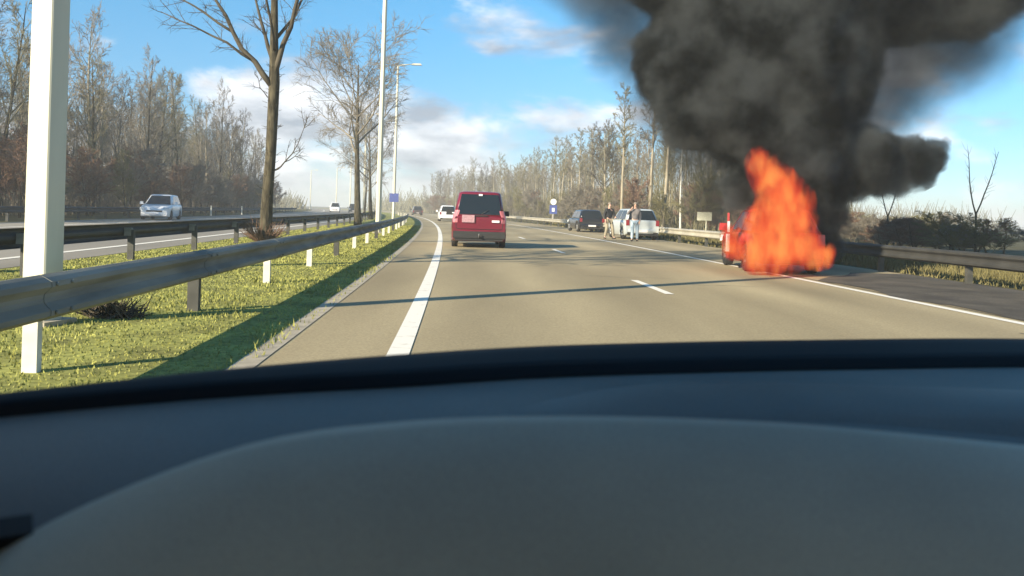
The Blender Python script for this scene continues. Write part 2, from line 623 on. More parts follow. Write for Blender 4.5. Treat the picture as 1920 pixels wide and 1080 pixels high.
ys1 = [2.0, 5.84, 9.4, 13.0] + [16.8 + 3.9 * i for i in range(34)]
near_rail = guardrail('guardrail', -2.42, 1, 0.68, ys1, -2, 150, 'grey steel guardrail on white and dark posts nearest the car, along the grass', M_GALV, near_posts)
lap_joints(near_rail, -2.42, 1, 0.68, ys1[1:14], M_GALV)
ys2 = [4.5 + 4.2 * i for i in range(38)]
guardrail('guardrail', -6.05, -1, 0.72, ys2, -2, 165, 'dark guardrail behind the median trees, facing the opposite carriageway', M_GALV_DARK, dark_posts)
ys3 = [8 + 4.0 * i for i in range(36)]
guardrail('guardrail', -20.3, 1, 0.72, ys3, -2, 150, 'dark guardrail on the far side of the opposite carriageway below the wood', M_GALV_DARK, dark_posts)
ys4 = [4 + 4.0 * i for i in range(6)]
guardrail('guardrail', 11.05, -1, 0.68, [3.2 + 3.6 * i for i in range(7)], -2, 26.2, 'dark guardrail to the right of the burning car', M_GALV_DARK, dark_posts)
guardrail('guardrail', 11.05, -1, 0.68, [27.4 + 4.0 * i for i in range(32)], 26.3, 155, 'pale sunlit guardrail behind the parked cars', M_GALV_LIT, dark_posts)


# ------------------------------------------------------------------ lamp masts
def lamp_mast(x, y, h, w, label, lean=0.0, rz=0.0, head=True, group=None, sides=4):
    root = empty('lamp_mast', (x, y, 0), 0)
    tag(root, label, 'lamp post', group)
    b = MB()
    rows = []
    for z, s_ in ((0, 1.0), (h * .33, .9), (h * .66, .78), (h, .6)):
        if sides == 4:
            hw = w * s_ / 2
            c = 0.10 * hw
            ring = [(-hw, -hw + c), (-hw + c, -hw), (hw - c, -hw), (hw, -hw + c), (hw, hw - c), (hw - c, hw), (-hw + c, hw), (-hw, hw - c)]
        else:
            ring = [(w * s_ / 2 * math.cos(2 * math.pi * k / sides), w * s_ / 2 * math.sin(2 * math.pi * k / sides)) for k in range(sides)]
        cs, sn = math.cos(rz), math.sin(rz)
        rows.append([(px * cs - py * sn, px * sn + py * cs, z) for px, py in ring])
    b.rings(rows, smooth=False)
    b.build('pole', M_MAST, root)
    MB().box((0, 0, 0.02), (w * 1.7, w * 1.7, 0.05), rz).build('base_plate', M_CONC, root)
    if head:
        a = MB()
        for s_ in (1,):
            a.tube([(0, 0, h - .1), (s_ * 0.5, 0, h + .06), (s_ * 1.3, 0, h + .12)], [.05, .045, .04], 6)
        a.build('arm', M_MAST, root)
        for s_ in (1,):
            hm = MB().box((s_ * 1.75, 0, h + .12), (.95, .34, .15), 0, .8)
            hm.build('lantern', M_GALV_LIT, root)
    return root


lamp_mast(-4.42, 8.08, 14, 0.25, 'thick cream square mast standing just behind the nearest guardrail', rz=R(-12), group='lamp masts of the central reservation')
lamp_mast(-6.25, 40, 15, 0.27, 'tall white mast between the two bare median trees and the red car', rz=R(20), sides=8, group='lamp masts of the central reservation')
lamp_mast(-11.1, 80, 14.6, 0.30, 'slimmer white mast with a blue sign, its lantern in view', rz=R(20), sides=8, group='lamp masts of the central reservation')
far_masts = [(-20.5, 118), (-27.5, 158), (-38, 200), (-62, 262), (-49.5, 240)]
for (x, y) in far_masts:
    lamp_mast(x, y, 14.0 if y < 230 else 12, 0.34, 'small pale lamp mast far down the motorway', rz=0, sides=6, group='distant lamp masts')


# ------------------------------------------------------------------ trees
def perp_dir(d, ang, az):
    d = d.normalized()
    u = d.orthogonal().normalized()
    w = d.cross(u)
    return (d * math.cos(ang) + (u * math.cos(az) + w * math.sin(az)) * math.sin(ang)).normalized()


def branch_path(rnd, p, d, ln, seg, bend, up):
    pts = [p.copy()]
    d = d.copy()
    for i in range(seg):
        d = (d + Vector((rnd.gauss(0, bend), rnd.gauss(0, bend), rnd.gauss(0, bend) + up))).normalized()
        pts.append(pts[-1] + d * (ln / seg))
    return pts


def path_at(pts, t):
    f = t * (len(pts) - 1)
    i = min(int(f), len(pts) - 2)
    return pts[i].lerp(pts[i + 1], f - i), (pts[i + 1] - pts[i]).normalized()


def twig(cb, p, d, ln, r, rnd):
    q = p + d * ln + Vector((rnd.gauss(0, .06), rnd.gauss(0, .06), rnd.gauss(0, .05))) * ln
    mid = p.lerp(q, .5) + Vector((rnd.gauss(0, .06), rnd.gauss(0, .06), rnd.gauss(0, .06))) * ln
    cb.tube([p, mid, q], [r, r * .75, r * .4], 3, cap=False, smooth=True)


def make_tree(seed, h, r0, style, n1, n2, n3, n4, twr=0.008, wob=0.03):
    """returns trunk mesh builder, crown mesh builder"""
    rnd = random.Random(seed)
    tb, cb = MB(), MB()
    trunk = branch_path(rnd, Vector((0, 0, -0.05)), Vector((rnd.gauss(0, .02), rnd.gauss(0, .02), 1)), h * (0.97 if style != 'spread' else 0.72), 9, wob, 0.12)
    k = len(trunk) - 1
    rad = [r0 * (1.25 if i == 0 else (1 - 0.86 * (i / k) ** 1.1)) for i in range(k + 1)]
    tb.tube(trunk, rad, 8)
    lo = {'spread': 0.42, 'slender': 0.30, 'pole': 0.5, 'shrubby': 0.12}[style]
    for i in range(n1):
        t = lo + (0.98 - lo) * (i + rnd.random() * .8) / n1
        p, d = path_at(trunk, min(t, .99))
        rt = r0 * (1 - 0.86 * t ** 1.1)
        if style == 'spread':
            ang, ln = R(rnd.uniform(32, 58)), h * rnd.uniform(.26, .44) * (1.2 - .4 * t)
        elif style == 'slender':
            ang, ln = R(rnd.uniform(22, 48)), h * rnd.uniform(.16, .30) * (1.25 - .7 * t)
        elif style == 'pole':
            ang, ln = R(rnd.uniform(25, 55)), h * rnd.uniform(.08, .17) * (1.3 - .7 * t)
        else:
            ang, ln = R(rnd.uniform(20, 55)), h * rnd.uniform(.25, .45) * (1.2 - .6 * t)
        d1 = perp_dir(d, ang, i * 2.4 + rnd.uniform(-.6, .6))
        b1 = branch_path(rnd, p, d1, ln, 5, .10, .07)
        r1 = min(rt * .55, r0 * .36)
        cb.tube(b1, [r1 * (1 - .8 * j / 5) for j in range(6)], 5)
        for j in range(n2):
            t2 = .22 + .76 * (j + rnd.random()) / n2
            p2, d2 = path_at(b1, min(t2, .99))
            d2b = perp_dir(d2, R(rnd.uniform(25, 55)), rnd.uniform(0, 6.28))
            ln2 = ln * rnd.uniform(.28, .55) * (1.1 - .5 * t2)
            b2 = branch_path(rnd, p2, d2b, ln2, 3, .12, .08)
            r2 = max(r1 * .32 * (1.1 - .5 * t2), twr * 1.3)
            cb.tube(b2, [r2, r2 * .8, r2 * .6, r2 * .4], 3, cap=False)
            for q in range(n3):
                t3 = .15 + .83 * (q + rnd.random()) / n3
                p3, d3 = path_at(b2, min(t3, .99))
                d3b = perp_dir(d3, R(rnd.uniform(20, 55)), rnd.uniform(0, 6.28))
                ln3 = ln2 * rnd.uniform(.3, .6)
                twig(cb, p3, d3b, ln3, twr, rnd)
                for s_ in range(n4):
                    p4 = p3 + d3b * ln3 * rnd.uniform(.3, .9)
                    d4 = perp_dir(d3b, R(rnd.uniform(20, 60)), rnd.uniform(0, 6.28))
                    twig(cb, p4, d4, ln3 * rnd.uniform(.4, .8), twr * .7, rnd)
    return tb, cb


def tree_meshes(seed, h, r0, style, n1, n2, n3, n4, bark, twigm, twr, wob=0.03):
    tb, cb = make_tree(seed, h, r0, style, n1, n2, n3, n4, twr, wob)
    return tb.mesh('trunk', bark), cb.mesh('crown', twigm)


def place_tree(name, meshes, x, y, s, rz, label, group=None, cat='tree', sz=None):
    root = empty(name, (x, y, 0), rz)
    root.scale = (s, s, sz or s)
    tag(root, label, cat, group)
    link('trunk', meshes[0], root)
    link('crown', meshes[1], root)
    return root


# three trees of the central reservation
def forked_tree():
    rn = random.Random(5)
    t, c = MB(), MB()
    tr = [Vector(p) for p in ((0, 0, -.05), (.02, 0, .5), (.05, 0, 1.6), (.10, .02, 2.8), (.13, 0, 4.0), (.14, .03, 5.1), (.10, 0, 6.4), (.05, .05, 8.0), (.1, .1, 10), (.0, 0, 12.2))]
    t.tube(tr, [.30, .20, .172, .165, .168, .17, .13, .10, .07, .03], 10)
    limbs = [((.13, 0, 4.9), [(-.45, -.1, 5.7), (-1.15, -.2, 6.6), (-1.75, -.1, 7.6), (-2.2, .1, 8.9)], .105), ((.14, 0, 5.3), [(.42, -.1, 6.3), (.72, 0, 7.4), (.95, .1, 8.8), (1.3, 0, 10.2)], .10), ((.10, 0, 5.7), [(-.22, .1, 6.6), (-.55, .2, 7.6), (-.85, .1, 9.0)], .075),
             ((-.45, -.1, 5.7), [(-1.3, -.3, 6.25), (-2.4, -.2, 6.75), (-3.5, -.1, 7.2)], .05), ((-1.15, -.2, 6.6), [(-2.1, 0, 7.2), (-3.0, .2, 7.7), (-3.9, .1, 8.2)], .045), ((.10, 0, 6.4), [(.5, .7, 7.3), (.8, 1.5, 8.6), (1.0, 2.0, 10.0)], .06), ((.12, 0, 6.0), [(.2, -.8, 6.9), (.1, -1.6, 8.1), (.3, -2.2, 9.4)], .055),
             ((.20, 0, 2.25), [(.55, 0, 2.55), (.95, .05, 3.15), (1.2, .1, 3.9)], .028), ((.55, 0, 2.55), [(.85, .1, 2.75), (1.15, .1, 3.1)], .018), ((.05, .05, 8.0), [(-.6, .4, 9.0), (-1.0, .6, 10.2)], .05), ((.05, .05, 8.2), [(.7, -.3, 9.2), (1.1, -.5, 10.6)], .05), ((-.05, 0, 4.6), [(-.3, 0, 4.9), (-.45, .0, 5.4)], .02)]
    for p0, rest, r_ in limbs:
        pts = [Vector(p0)]
        for q in rest:
            q = Vector(q)
            pts.append(pts[-1].lerp(q, .5) + Vector((rn.gauss(0, .03), rn.gauss(0, .05), rn.gauss(0, .03))))
            pts.append(q)
        k = len(pts) - 1
        c.tube(pts, [r_ * (1 - .75 * i / k) for i in range(k + 1)], 6)
        ln = sum((pts[i + 1] - pts[i]).length for i in range(k))
        for j in range(int(ln * 4)):
            p, d = path_at(pts, rn.uniform(.25, .99))
            l2 = rn.uniform(.35, 1.0) * min(1.0, ln * .4)
            b2 = branch_path(rn, p, perp_dir(d, R(rn.uniform(25, 60)), rn.uniform(0, 6.28)), l2, 3, .13, .06)
            c.tube(b2, [.014, .011, .009, .006], 3, cap=False)
            for q_ in range(6):
                p3, d3 = path_at(b2, rn.uniform(.2, .98))
                twig(c, p3, perp_dir(d3, R(rn.uniform(25, 60)), rn.uniform(0, 6.28)), rn.uniform(.15, .4), .006, rn)
    # short epicormic shoots roughen the trunk
    for j in range(120):
        p, d = path_at(tr, rn.uniform(.08, .6))
        a = rn.uniform(0, 6.28)
        o_ = Vector((math.cos(a), math.sin(a), rn.uniform(.1, .8)))
        twig(c, p + Vector((math.cos(a), math.sin(a), 0)) * .19, o_.normalized(), rn.uniform(.06, .28), .010, rn)
    return t.mesh('trunk', M_BARK), c.mesh('crown', M_TWIG_D)


T1 = forked_tree()
T2 = tree_meshes(8, 13.0, 0.21, 'spread', 16, 9, 6, 4, M_BARK, M_TWIG, 0.014, 0.018)
GM = 'bare trees of the central reservation'
place_tree('bare_tree', T1, -7.85, 27.2, 1.0, R(0), 'large bare tree with forked trunk and russet sprouts at its foot, nearest in the median', GM)
place_tree('bare_tree', T2, -9.9, 55, 1.12, R(75), 'bare median tree just left of the tall white mast', GM)
place_tree('bare_tree', T2, -8.5, 13.1, 0.95, R(130), 'bare median tree beside the thick cream mast at the left edge of the photo', GM)
place_tree('bare_tree', T2, -14.2, 86, 0.98, R(150), 'bare median tree behind the mast that carries the blue sign', GM)
place_tree('bare_tree', T2, -19.4, 112, 0.8, R(300), 'smallest bare median tree, farthest along the central reservation', GM)

# woodland protos
WOOD = [tree_meshes(100 + i, 12.5, 0.16, 'slender', 19, 7, 5, 3, M_BARK if i % 2 else M_BARK_P, [M_TWIG, M_TWIG_G, M_TWIG_D, M_TWIG][i % 4], 0.015, 0.03) for i in range(4)]
POLES = [tree_meshes(200 + i, 12.5, 0.14, 'pole', 26, 6, 5, 3, M_BARK_P, [M_TWIG_G, M_TWIG][i % 2], 0.015, 0.02) for i in range(3)]
BIRCH = tree_meshes(301, 11, 0.13, 'pole', 16, 4, 4, 2, M_BARK_W, M_TWIG, 0.014, 0.02)
SHRUB = [tree_meshes(400 + i, 4.2, 0.05, 'shrubby', 22, 7, 7, 3, M_TWIG_D, [M_TWIG_R, M_TWIG, M_BUSHG][i % 3], 0.013, 0.08) for i in range(3)]

rnd = random.Random(11)
# left wood
for i in range(98):
    y = 42 + 105 * (i / 98) + rnd.uniform(-3, 3)
    row = i % 3
    x = L(y) - 25.0 - row * 6.5 - rnd.uniform(0, 4)
    s = rnd.uniform(.92, 1.2) * (1.0 - 0.0012 * y)
    place_tree('wood_tree', WOOD[rnd.randrange(4)], x, y, s, rnd.uniform(0, 6.28), 'bare slender tree in the brown wood across the opposite carriageway', 'trees of the wood left of the motorway', sz=s * rnd.uniform(.95, 1.15))
for i in range(100):
    y = 38 + 118 * (i / 100) + rnd.uniform(-2, 2)
    x = L(y) - 22.8 - rnd.uniform(0, 9)
    s = rnd.uniform(.75, 1.25)
    place_tree('shrub', SHRUB[[0, 0, 1, 1, 2][rnd.randrange(5)]], x, y, s * 1.2, rnd.uniform(0, 6.28), 'twiggy brown shrub at the foot of the wood across the opposite carriageway', 'shrubs under the wood left of the motorway', 'shrub', sz=s)
# right wood: follows the outside of the curve
for i in range(150):
    y = 70 + 210 * (i / 150) ** 1.15 + rnd.uniform(-3, 3)
    row = i % 4
    x = L(y) + 17 + row * 4.5 + rnd.uniform(0, 4)
    s = rnd.uniform(.72, .98)
    if y < 84:
        s *= .85
    kind = POLES if rnd.random() < .82 else WOOD
    place_tree('wood_tree', kind[rnd.randrange(len(kind))], x, y, s, rnd.uniform(0, 6.28), 'tall thin bare tree in the wood behind the parked cars', 'trees of the wood right of the motorway', sz=s * rnd.uniform(.95, 1.1))
for i in range(120):
    y = 46 + 220 * (i / 120) ** 1.2 + rnd.uniform(-2, 2)
    x = L(y) + 14.2 + rnd.uniform(0, 7)
    s = rnd.uniform(.5, .9) * (1 + y * .002)
    place_tree('shrub', SHRUB[[1, 1, 2, 2, 0][rnd.randrange(5)]], x, y, s * 1.25, rnd.uniform(0, 6.28), 'low twiggy scrub bush under the wood behind the parked cars', 'scrub under the wood right of the motorway', 'shrub', sz=s * .95)
# tall pale poles standing apart, left of the smoke
TL = ['tall pole-like bare tree above the black jacket, leftmost of the five apart', 'tall pole-like bare tree rising behind the silver hatchback', 'tallest pole-like bare tree, just right of the silver hatchback', 'pole-like bare tree behind the cream board, left of its neighbour', 'pole-like bare tree nearest the smoke column']
for k, (px, yy, s) in enumerate([(1165, 62, .84), (1218, 63, .94), (1244, 60, 1.0), (1330, 66, .92), (1350, 68, .96)]):
    x = (px - 960) / FPX * yy
    place_tree('tall_tree', POLES[k % 3], x, yy, s, k * 1.3, TL[k], 'tall bare trees left of the smoke', sz=s * 1.02)
place_tree('birch_tree', BIRCH, 11.1, 56, 0.62, 0.4, 'short white-barked tree beyond the guardrail right of the silver car', cat='tree')
# scrub and saplings beyond the right guardrail
for i in range(110):
    y = 15 + 62 * (i / 110) + rnd.uniform(-1, 1)
    x = L(y) + 14.5 + rnd.uniform(0, 7) + i * .12
    s = rnd.uniform(.20, .33) * (1 + y * .005)
    place_tree('shrub', SHRUB[[1, 2, 1, 0][rnd.randrange(4)]], x, y, s * 2.4, rnd.uniform(0, 6.28), 'low straggly bush beyond the dark guardrail right of the fire', 'bushes beyond the right guardrail', 'shrub', sz=s)


def sapling(x, y, h, label, seed, spread=.36):
    root = empty('sapling', (x, y, 0))
    tag(root, label, 'tree')
    rn = random.Random(seed)
    t, c = MB(), MB()
    t.tube([(0, 0, -.05), (0.01, 0, h * .25), (0, .02, h * .42)], [.05, .042, .036], 6)
    t.build('trunk', M_BARK, root)
    for s_ in (-1, 1):
        b1 = branch_path(rn, Vector((0, .02, h * .41)), Vector((s_ * spread, rn.uniform(-.1, .1), 1)).normalized(), h * .62, 6, .05, .0)
        c.tube(b1, [.03, .027, .024, .02, .016, .012, .008], 5)
        for j in range(16):
            p, d = path_at(b1, rn.uniform(.15, .98))
            twig(c, p, perp_dir(d, R(rn.uniform(25, 50)), rn.uniform(0, 6.28)), rn.uniform(.15, .5), .007, rn)
    c.build('crown', M_TWIG_D, root)


sapling(17.4, 32, 4.0, 'bare V-shaped sapling beyond the right guardrail', 4)
sapling(17.4, 39.5, 3.7, 'bare branching sapling right of the black smoke column', 9, .3)

# far mass of trees closing the horizon
far = MB()
fr = random.Random(77)
for i in range(900):
    y = fr.uniform(260, 420)
    x = fr.uniform(-190, 170)
    off = x - L(y)
    if -22 < off < 14:
        continue
    h = fr.uniform(4, 9) * (1.25 if off > 0 else 1.0)
    for k in range(13):
        a = fr.uniform(0, 6.28)
        d = Vector((math.cos(a) * .35, math.sin(a) * .35, fr.uniform(.6, 1)))
        p = Vector((x + fr.gauss(0, 1.4), y + fr.gauss(0, 1.4), 0))
        q = p + d * h * fr.uniform(.5, 1)
        far.tube([p, p.lerp(q, .5) + Vector((fr.gauss(0, .2), 0, 0)), q], [.16, .12, .05], 3, cap=False)
o = far.build('far_woods', M_TWIG_G)
tag(o, 'low far-off belt of bare woodland on the horizon', 'woods', kind='stuff')

# thicket filling the depth of both woods
def thicket(name, n, place, m, r, label):
    b_ = MB()
    fr_ = random.Random(len(name) + n)
    for i in range(n):
        x, y, h = place(fr_)
        a = fr_.uniform(0, 6.28)
        tl = fr_.uniform(.0, .35)
        p = Vector((x, y, 0 if fr_.random() < .6 else h * fr_.uniform(0, .5)))
        q = p + Vector((math.cos(a) * tl, math.sin(a) * tl, 1)) * h * fr_.uniform(.4, 1)
        mid = p.lerp(q, .5) + Vector((fr_.gauss(0, .25), fr_.gauss(0, .25), 0))
        b_.tube([p, mid, q], [r, r * .8, r * .3], 3, cap=False)
    tag(b_.build(name, m), label, 'thicket', kind='stuff')


def left_place(f):
    y = 36 + 125 * f.random()
    o_ = f.uniform(26, 52)
    return L(y) - o_, y, f.uniform(3.0, 9.0) * (1 if f.random() < .5 else .45)


def right_place(f):
    y = 62 + 230 * f.random()
    o_ = f.uniform(19, 30 + .03 * y)
    return min(L(y) + o_, .40 * y), y, f.uniform(2.5, 8.0) * (1 if f.random() < .5 else .45)


thicket('thicket', 15000, left_place, M_TWIG, .028, 'brown thicket filling the depth of the wood left of the motorway')
thicket('thicket', 15000, right_place, M_TWIG_G, .032, 'olive-brown thicket filling the depth of the wood behind the parked cars')

# sprouts at the foot of the first median tree
sp = MB()
sr = random.Random(3)
for i in range(170):
    a = sr.uniform(0, 6.28)
    d = Vector((math.cos(a) * .8, math.sin(a) * .8, sr.uniform(.5, 1.1))).normalized()
    p0 = Vector((math.cos(a) * .2, math.sin(a) * .2, 0))
    pts = branch_path(sr, p0, d, sr.uniform(.4, .95), 3, .15, .05)
    sp.tube(pts, [.014, .011, .008, .005], 3, cap=False)
o = sp.build('shrub', M_TWIG_R, loc=(-7.85, 27.0, 0))
tag(o, 'tangle of russet sprouts round the foot of the nearest median tree', 'shrub')
# dark clump beside the thick mast
sp = MB()
for i in range(240):
    a = sr.uniform(0, 6.28)
    d = Vector((math.cos(a) * .9, math.sin(a) * .5, sr.uniform(.2, .8))).normalized()
    pts = branch_path(sr, Vector((sr.gauss(0, .12), sr.gauss(0, .08), 0)), d, sr.uniform(.12, .32), 2, .2, .0)
    sp.tube(pts, [.010, .008, .004], 3, cap=False)
o = sp.build('weed_clump', M_TWIG_D, loc=(-4.05, 8.7, 0))
tag(o, 'dark clump of weeds on the grass beside the thick cream mast', 'weeds')


# ------------------------------------------------------------------ cars
def lerp(a, b, t):
    return a + (b - a) * t


WHEEL_CACHE = {}


def wheel_parts(r, w, rimmat):
    key = (round(r, 3), round(w, 3), rimmat.name)
    if key in WHEEL_CACHE:
        return WHEEL_CACHE[key]
    n = 20
    prof = [(-w / 2, r * .62), (-w / 2, r * .92), (-w * .36, r), (w * .36, r), (w / 2, r * .92), (w / 2, r * .62)]
    b = MB()
    rows = []
    for x, rr in prof:
        rows.append([(x, rr * math.cos(2 * math.pi * k / n), rr * math.sin(2 * math.pi * k / n)) for k in range(n)])
    b.rings(rows, smooth=True, caps=False)
    ty = b.mesh('tyre', M_TYRE)
    rb = MB()
    rows = []
    for x, rr in ((-w * .38, r * .63), (w * .38, r * .63)):
        rows.append([(x, rr * math.cos(2 * math.pi * k / n), rr * math.sin(2 * math.pi * k / n)) for k in range(n)])
    rb.rings(rows, smooth=False)
    for s_ in (-1, 1):
        for k in range(5):
            a = 2 * math.pi * k / 5
            rb.tube([(s_ * w * .42, 0, 0), (s_ * w * .42, r * .58 * math.cos(a), r * .58 * math.sin(a))], [r * .11, r * .09], 4)
    rim = rb.mesh('rim', rimmat)
    WHEEL_CACHE[key] = (ty, rim)
    return ty, rim


def make_car(name, x, y, rz, paint, label, group, Ln=4.1, W=1.74, H=1.50, belt=.92, hood=.80, hood_end=None, rear_slope=.28, front_base=1.0, front_slope=.75,
             wheel_r=.31, rimmat=None, bumper=None, tail='column', roof_w=.62, glint_tail=False, dark_sill=True, nose=.62, rear_base=0.05, tow=False, plate=True, z=0.006, hatch_open=False, tail_h=None):
    """car with its nose towards local +Y; origin on the ground under its middle"""
    rimmat = rimmat or M_RIM
    root = empty(name, (x, y, z), rz)
    tag(root, label, 'car', group)
    hw = W / 2
    yr, yf = -Ln / 2, Ln / 2
    wy = [yr + .72, yf - .78]
    # ---- lower body: stations along the length, raised over the wheels
    st = set([yr, yr + .04, yr + .12, yr + .25, yf, yf - .05, yf - .15, yf - .3])
    ra = wheel_r + .06
    for c in wy:
        for k in range(9):
            st.add(c + ra * math.cos(math.pi * k / 8))
    for k in range(14):
        st.add(lerp(yr, yf, k / 13))
    st = sorted(st)
    fb = yf - front_base                        # foot of windscreen

    def top(yy):
        if yy <= fb:
            return belt
        t = (yy - fb) / (yf - fb)
        return lerp(belt, hood, min(1, t * 1.4)) - max(0, t - .75) ** 2 * 16 * (hood - nose)

    def bottom(yy):
        zb = .20
        if yy < yr + .25:
            zb = lerp(.30, .20, max(0, (yy - yr)) / .25)
        if yy > yf - .3:
            zb = lerp(.20, .26, (yy - yf + .3) / .3)
        for c in wy:
            dd = abs(yy - c)
            if dd < ra:
                zb = max(zb, wheel_r + math.sqrt(max(0, ra * ra - dd * dd)))
        return zb

    def hwid(yy):
        a = max(0, 1 - (yy - yr) / .35)
        c = max(0, 1 - (yf - yy) / .75)
        return hw * (1 - .06 * a ** 2 - .17 * c ** 2)
    b = MB()
    rows = []
    for yy in st:
        w_, zt, zb = hwid(yy), top(yy), bottom(yy)
        if yy == yr:
            zt -= .05
        zt = max(zt, zb + .1)
        zm = zb + (zt - zb) * .5
        half = [(w_ * .55, zb), (w_ * .93, zb), (w_ * .985, zb + .03), (w_, zm), (w_ * .985, zt - .10), (w_ * .955, zt - .03), (w_ * .88, zt), (w_ * .45, zt + .012)]
        ring = [(px, yy, pz) for px, pz in half] + [(-px, yy, pz) for px, pz in reversed(half)]
        rows.append(ring[::-1])
    b.rings(rows, smooth=True)
    # ---- greenhouse
    rb_, rt_ = yr + rear_base, yr + rear_base + rear_slope
    ft_ = fb - front_slope
    wb, wr = hw * .93, hw * roof_w / .62 * .70
    zb_, zr_ = belt - .03, H

    def ring_at(t, inset=0.0, zz=None):
        y0, y1 = lerp(rb_, rt_, t) + inset, lerp(fb, ft_, t) - inset
        w_ = lerp(wb, wr, t) - inset
        z_ = lerp(zb_, zr_, t) if zz is None else zz
        c = .16
        pts = []
        for (cx, cy, a0) in ((w_ - c, y0 + c, -90), (w_ - c, y1 - c, 0), (-w_ + c, y1 - c, 90), (-w_ + c, y0 + c, 180)):
            for k in range(4):
                a = R(a0 + 30 * k)
                pts.append((cx + c * math.cos(a), cy + c * math.sin(a), z_))
        return pts
    b.rings([ring_at(0), ring_at(.5), ring_at(.93), ring_at(.985, .012, zr_ - .028), ring_at(1.0, .06, zr_ - .004), ring_at(1.0, .14, zr_ + .010), ring_at(1.0, .35, zr_ + .02)], smooth=True)
    b.build('body', paint, root)
    # underbody
    ub = MB()
    ub.box((0, 0, .34), (W * .80, Ln * .88, .24))
    ub.build('underbody', M_BLACKPL, root)

    # ---- glass
    def face_rear(t, s_):
        return (s_ * (lerp(wb, wr, t) - .09), lerp(rb_, rt_, t) - .007, lerp(zb_, zr_, t))

    def face_front(t, s_):
        return (s_ * (lerp(wb, wr, t) - .10), lerp(fb, ft_, t) + .007, lerp(zb_, zr_, t))

    def pane(fn, t0, t1, name_, flip):
        pb = MB()
        rows_ = []
        for i in range(5):
            t = lerp(t0, t1, i / 4)
            rows_.append([fn(t, lerp(-1, 1, j / 6)) for j in range(7)])
        pb.grid(rows_, smooth=True, flip=flip)
        return pb.build(name_, M_GLASS, root)
    if not hatch_open:
        pane(face_rear, .10, .90, 'rear_window', False)
    pane(face_front, .06, .90, 'windscreen', True)
    for sd in (-1, 1):
        spans = [(.07, .47), (.50, .90)] if Ln > 3.9 else [(.08, .44), (.47, .88)]
        for (s0, s1) in spans:
            pb = MB()
            rows_ = []
            for i in range(4):
                t = lerp(.12, .88, i / 3)
                y0, y1 = lerp(rb_, rt_, t) + .06, lerp(fb, ft_, t) - .06
                rows_.append([(sd * (lerp(wb, wr, t) + .006), lerp(y0, y1, lerp(s0, s1, j / 3)), lerp(zb_, zr_, t)) for j in range(4)])
            pb.grid(rows_, smooth=True, flip=(sd < 0))
            pb.build('side_window', M_GLASS, root)
    # ---- wheels
    ty, rim = wheel_parts(wheel_r, .20, rimmat)
    for sd in (-1, 1):
        for c in wy:
            wobj = link('wheel', ty, root, (sd * (hw - .115), c, wheel_r))
            link('rim', rim, wobj)
    # ---- mirrors
    for sd in (-1, 1):
        mb = MB()
        mb.box((sd * (hw + .12), fb - .30, belt + .09), (.21, .13, .18), 0, .85)
        mb.box((sd * (hw + .005), fb - .28, belt + .03), (.10, .05, .05))
        mb.build('wing_mirror', M_BLACKPL if paint in (M_REDP, M_BLKP, M_DRKP) else paint, root)
    # ---- lamps
    th = tail_h or (.55, .86 if tail != 'column' else H * .68)
    for sd in (-1, 1):
        tb = MB()
        w_ = hwid(yr + .05)
        if tail == 'column':
            z0, z1 = th
            rows_ = []
            for i in range(5):
                zz = lerp(z0, z1, i / 4)
                wz = w_ if zz < belt else lerp(wb, wr, (zz - zb_) / (zr_ - zb_)) - .0
                yz = yr if zz < belt - .06 else lerp(rb_, rt_, max(0, (zz - zb_) / (zr_ - zb_)))
                yz = yz - .012
                rows_.append([(sd * (wz - .15), yz, zz), (sd * (wz - .02), yz + .012, zz), (sd * (wz + .004), yz + .09, zz)])
            tb.grid(rows_, smooth=True, flip=(sd > 0))
            tb.grid([[(p[0], p[1] + .03, p[2]) for p in r_] for r_ in rows_], smooth=True, flip=(sd < 0))
        else:
            tb.box((sd * (w_ - .10), yr + .02, lerp(*th, .5)), (.17, .08, th[1] - th[0]), 0, .9)
        tb.build('taillight', M_TAIL_GLINT if glint_tail else M_TAIL, root)
        hb = MB()
        wf = hwid(yf - .12)
        hb.box((sd * (wf - .13), yf - .14, (hood + nose) / 2 - .02), (.34, .24, .16), -sd * .35, .85)
        hb.build('headlight', M_HEAD, root)
    # ---- bumpers, grille, plates
    bp = bumper or paint
    bb = MB()
    pts = []
    for zz, oy in ((.30, .0), (.33, -.05), (.52, -.06), (.56, -.01)):
        w_ = hw * .95
        pts.append([(lerp(-w_, w_, j / 8), yr + oy + .10 * abs(lerp(-1, 1, j / 8)) ** 4, zz) for j in range(9)])
    bb.grid(pts, smooth=True)
    bb.build('rear_bumper', bp, root)
    bb = MB()
    bb.box((0, yr + .05, .30), (W * .86, .16, .14))
    bb.build('rear_valance', M_BLACKPL, root)
    bb = MB()
    pts = []
    for zz, oy in ((.24, .0), (.28, .05), (.44, .06), (.50, .01)):
        w_ = hw * .86
        pts.append([(lerp(-w_, w_, j / 8), yf + oy - .16 * abs(lerp(-1, 1, j / 8)) ** 3, zz) for j in range(9)])
    bb.grid(pts, smooth=True, flip=True)
    bb.build('front_bumper', bp, root)
    bb = MB()
    bb.box((0, yf - .02, .54), (W * .50, .06, .10))
    bb.build('grille', M_BLACKPL, root)
    if plate:
        MB().box((0, yr - .066, .43), (.50, .012, .11)).build('number_plate', M_PLATE, root)
        MB().box((0, yf + .068, .36), (.50, .012, .11)).build('number_plate', M_PLATE, root)
    return root


def on_road(off, y):
    return (L(y) + off, y, heading(y))


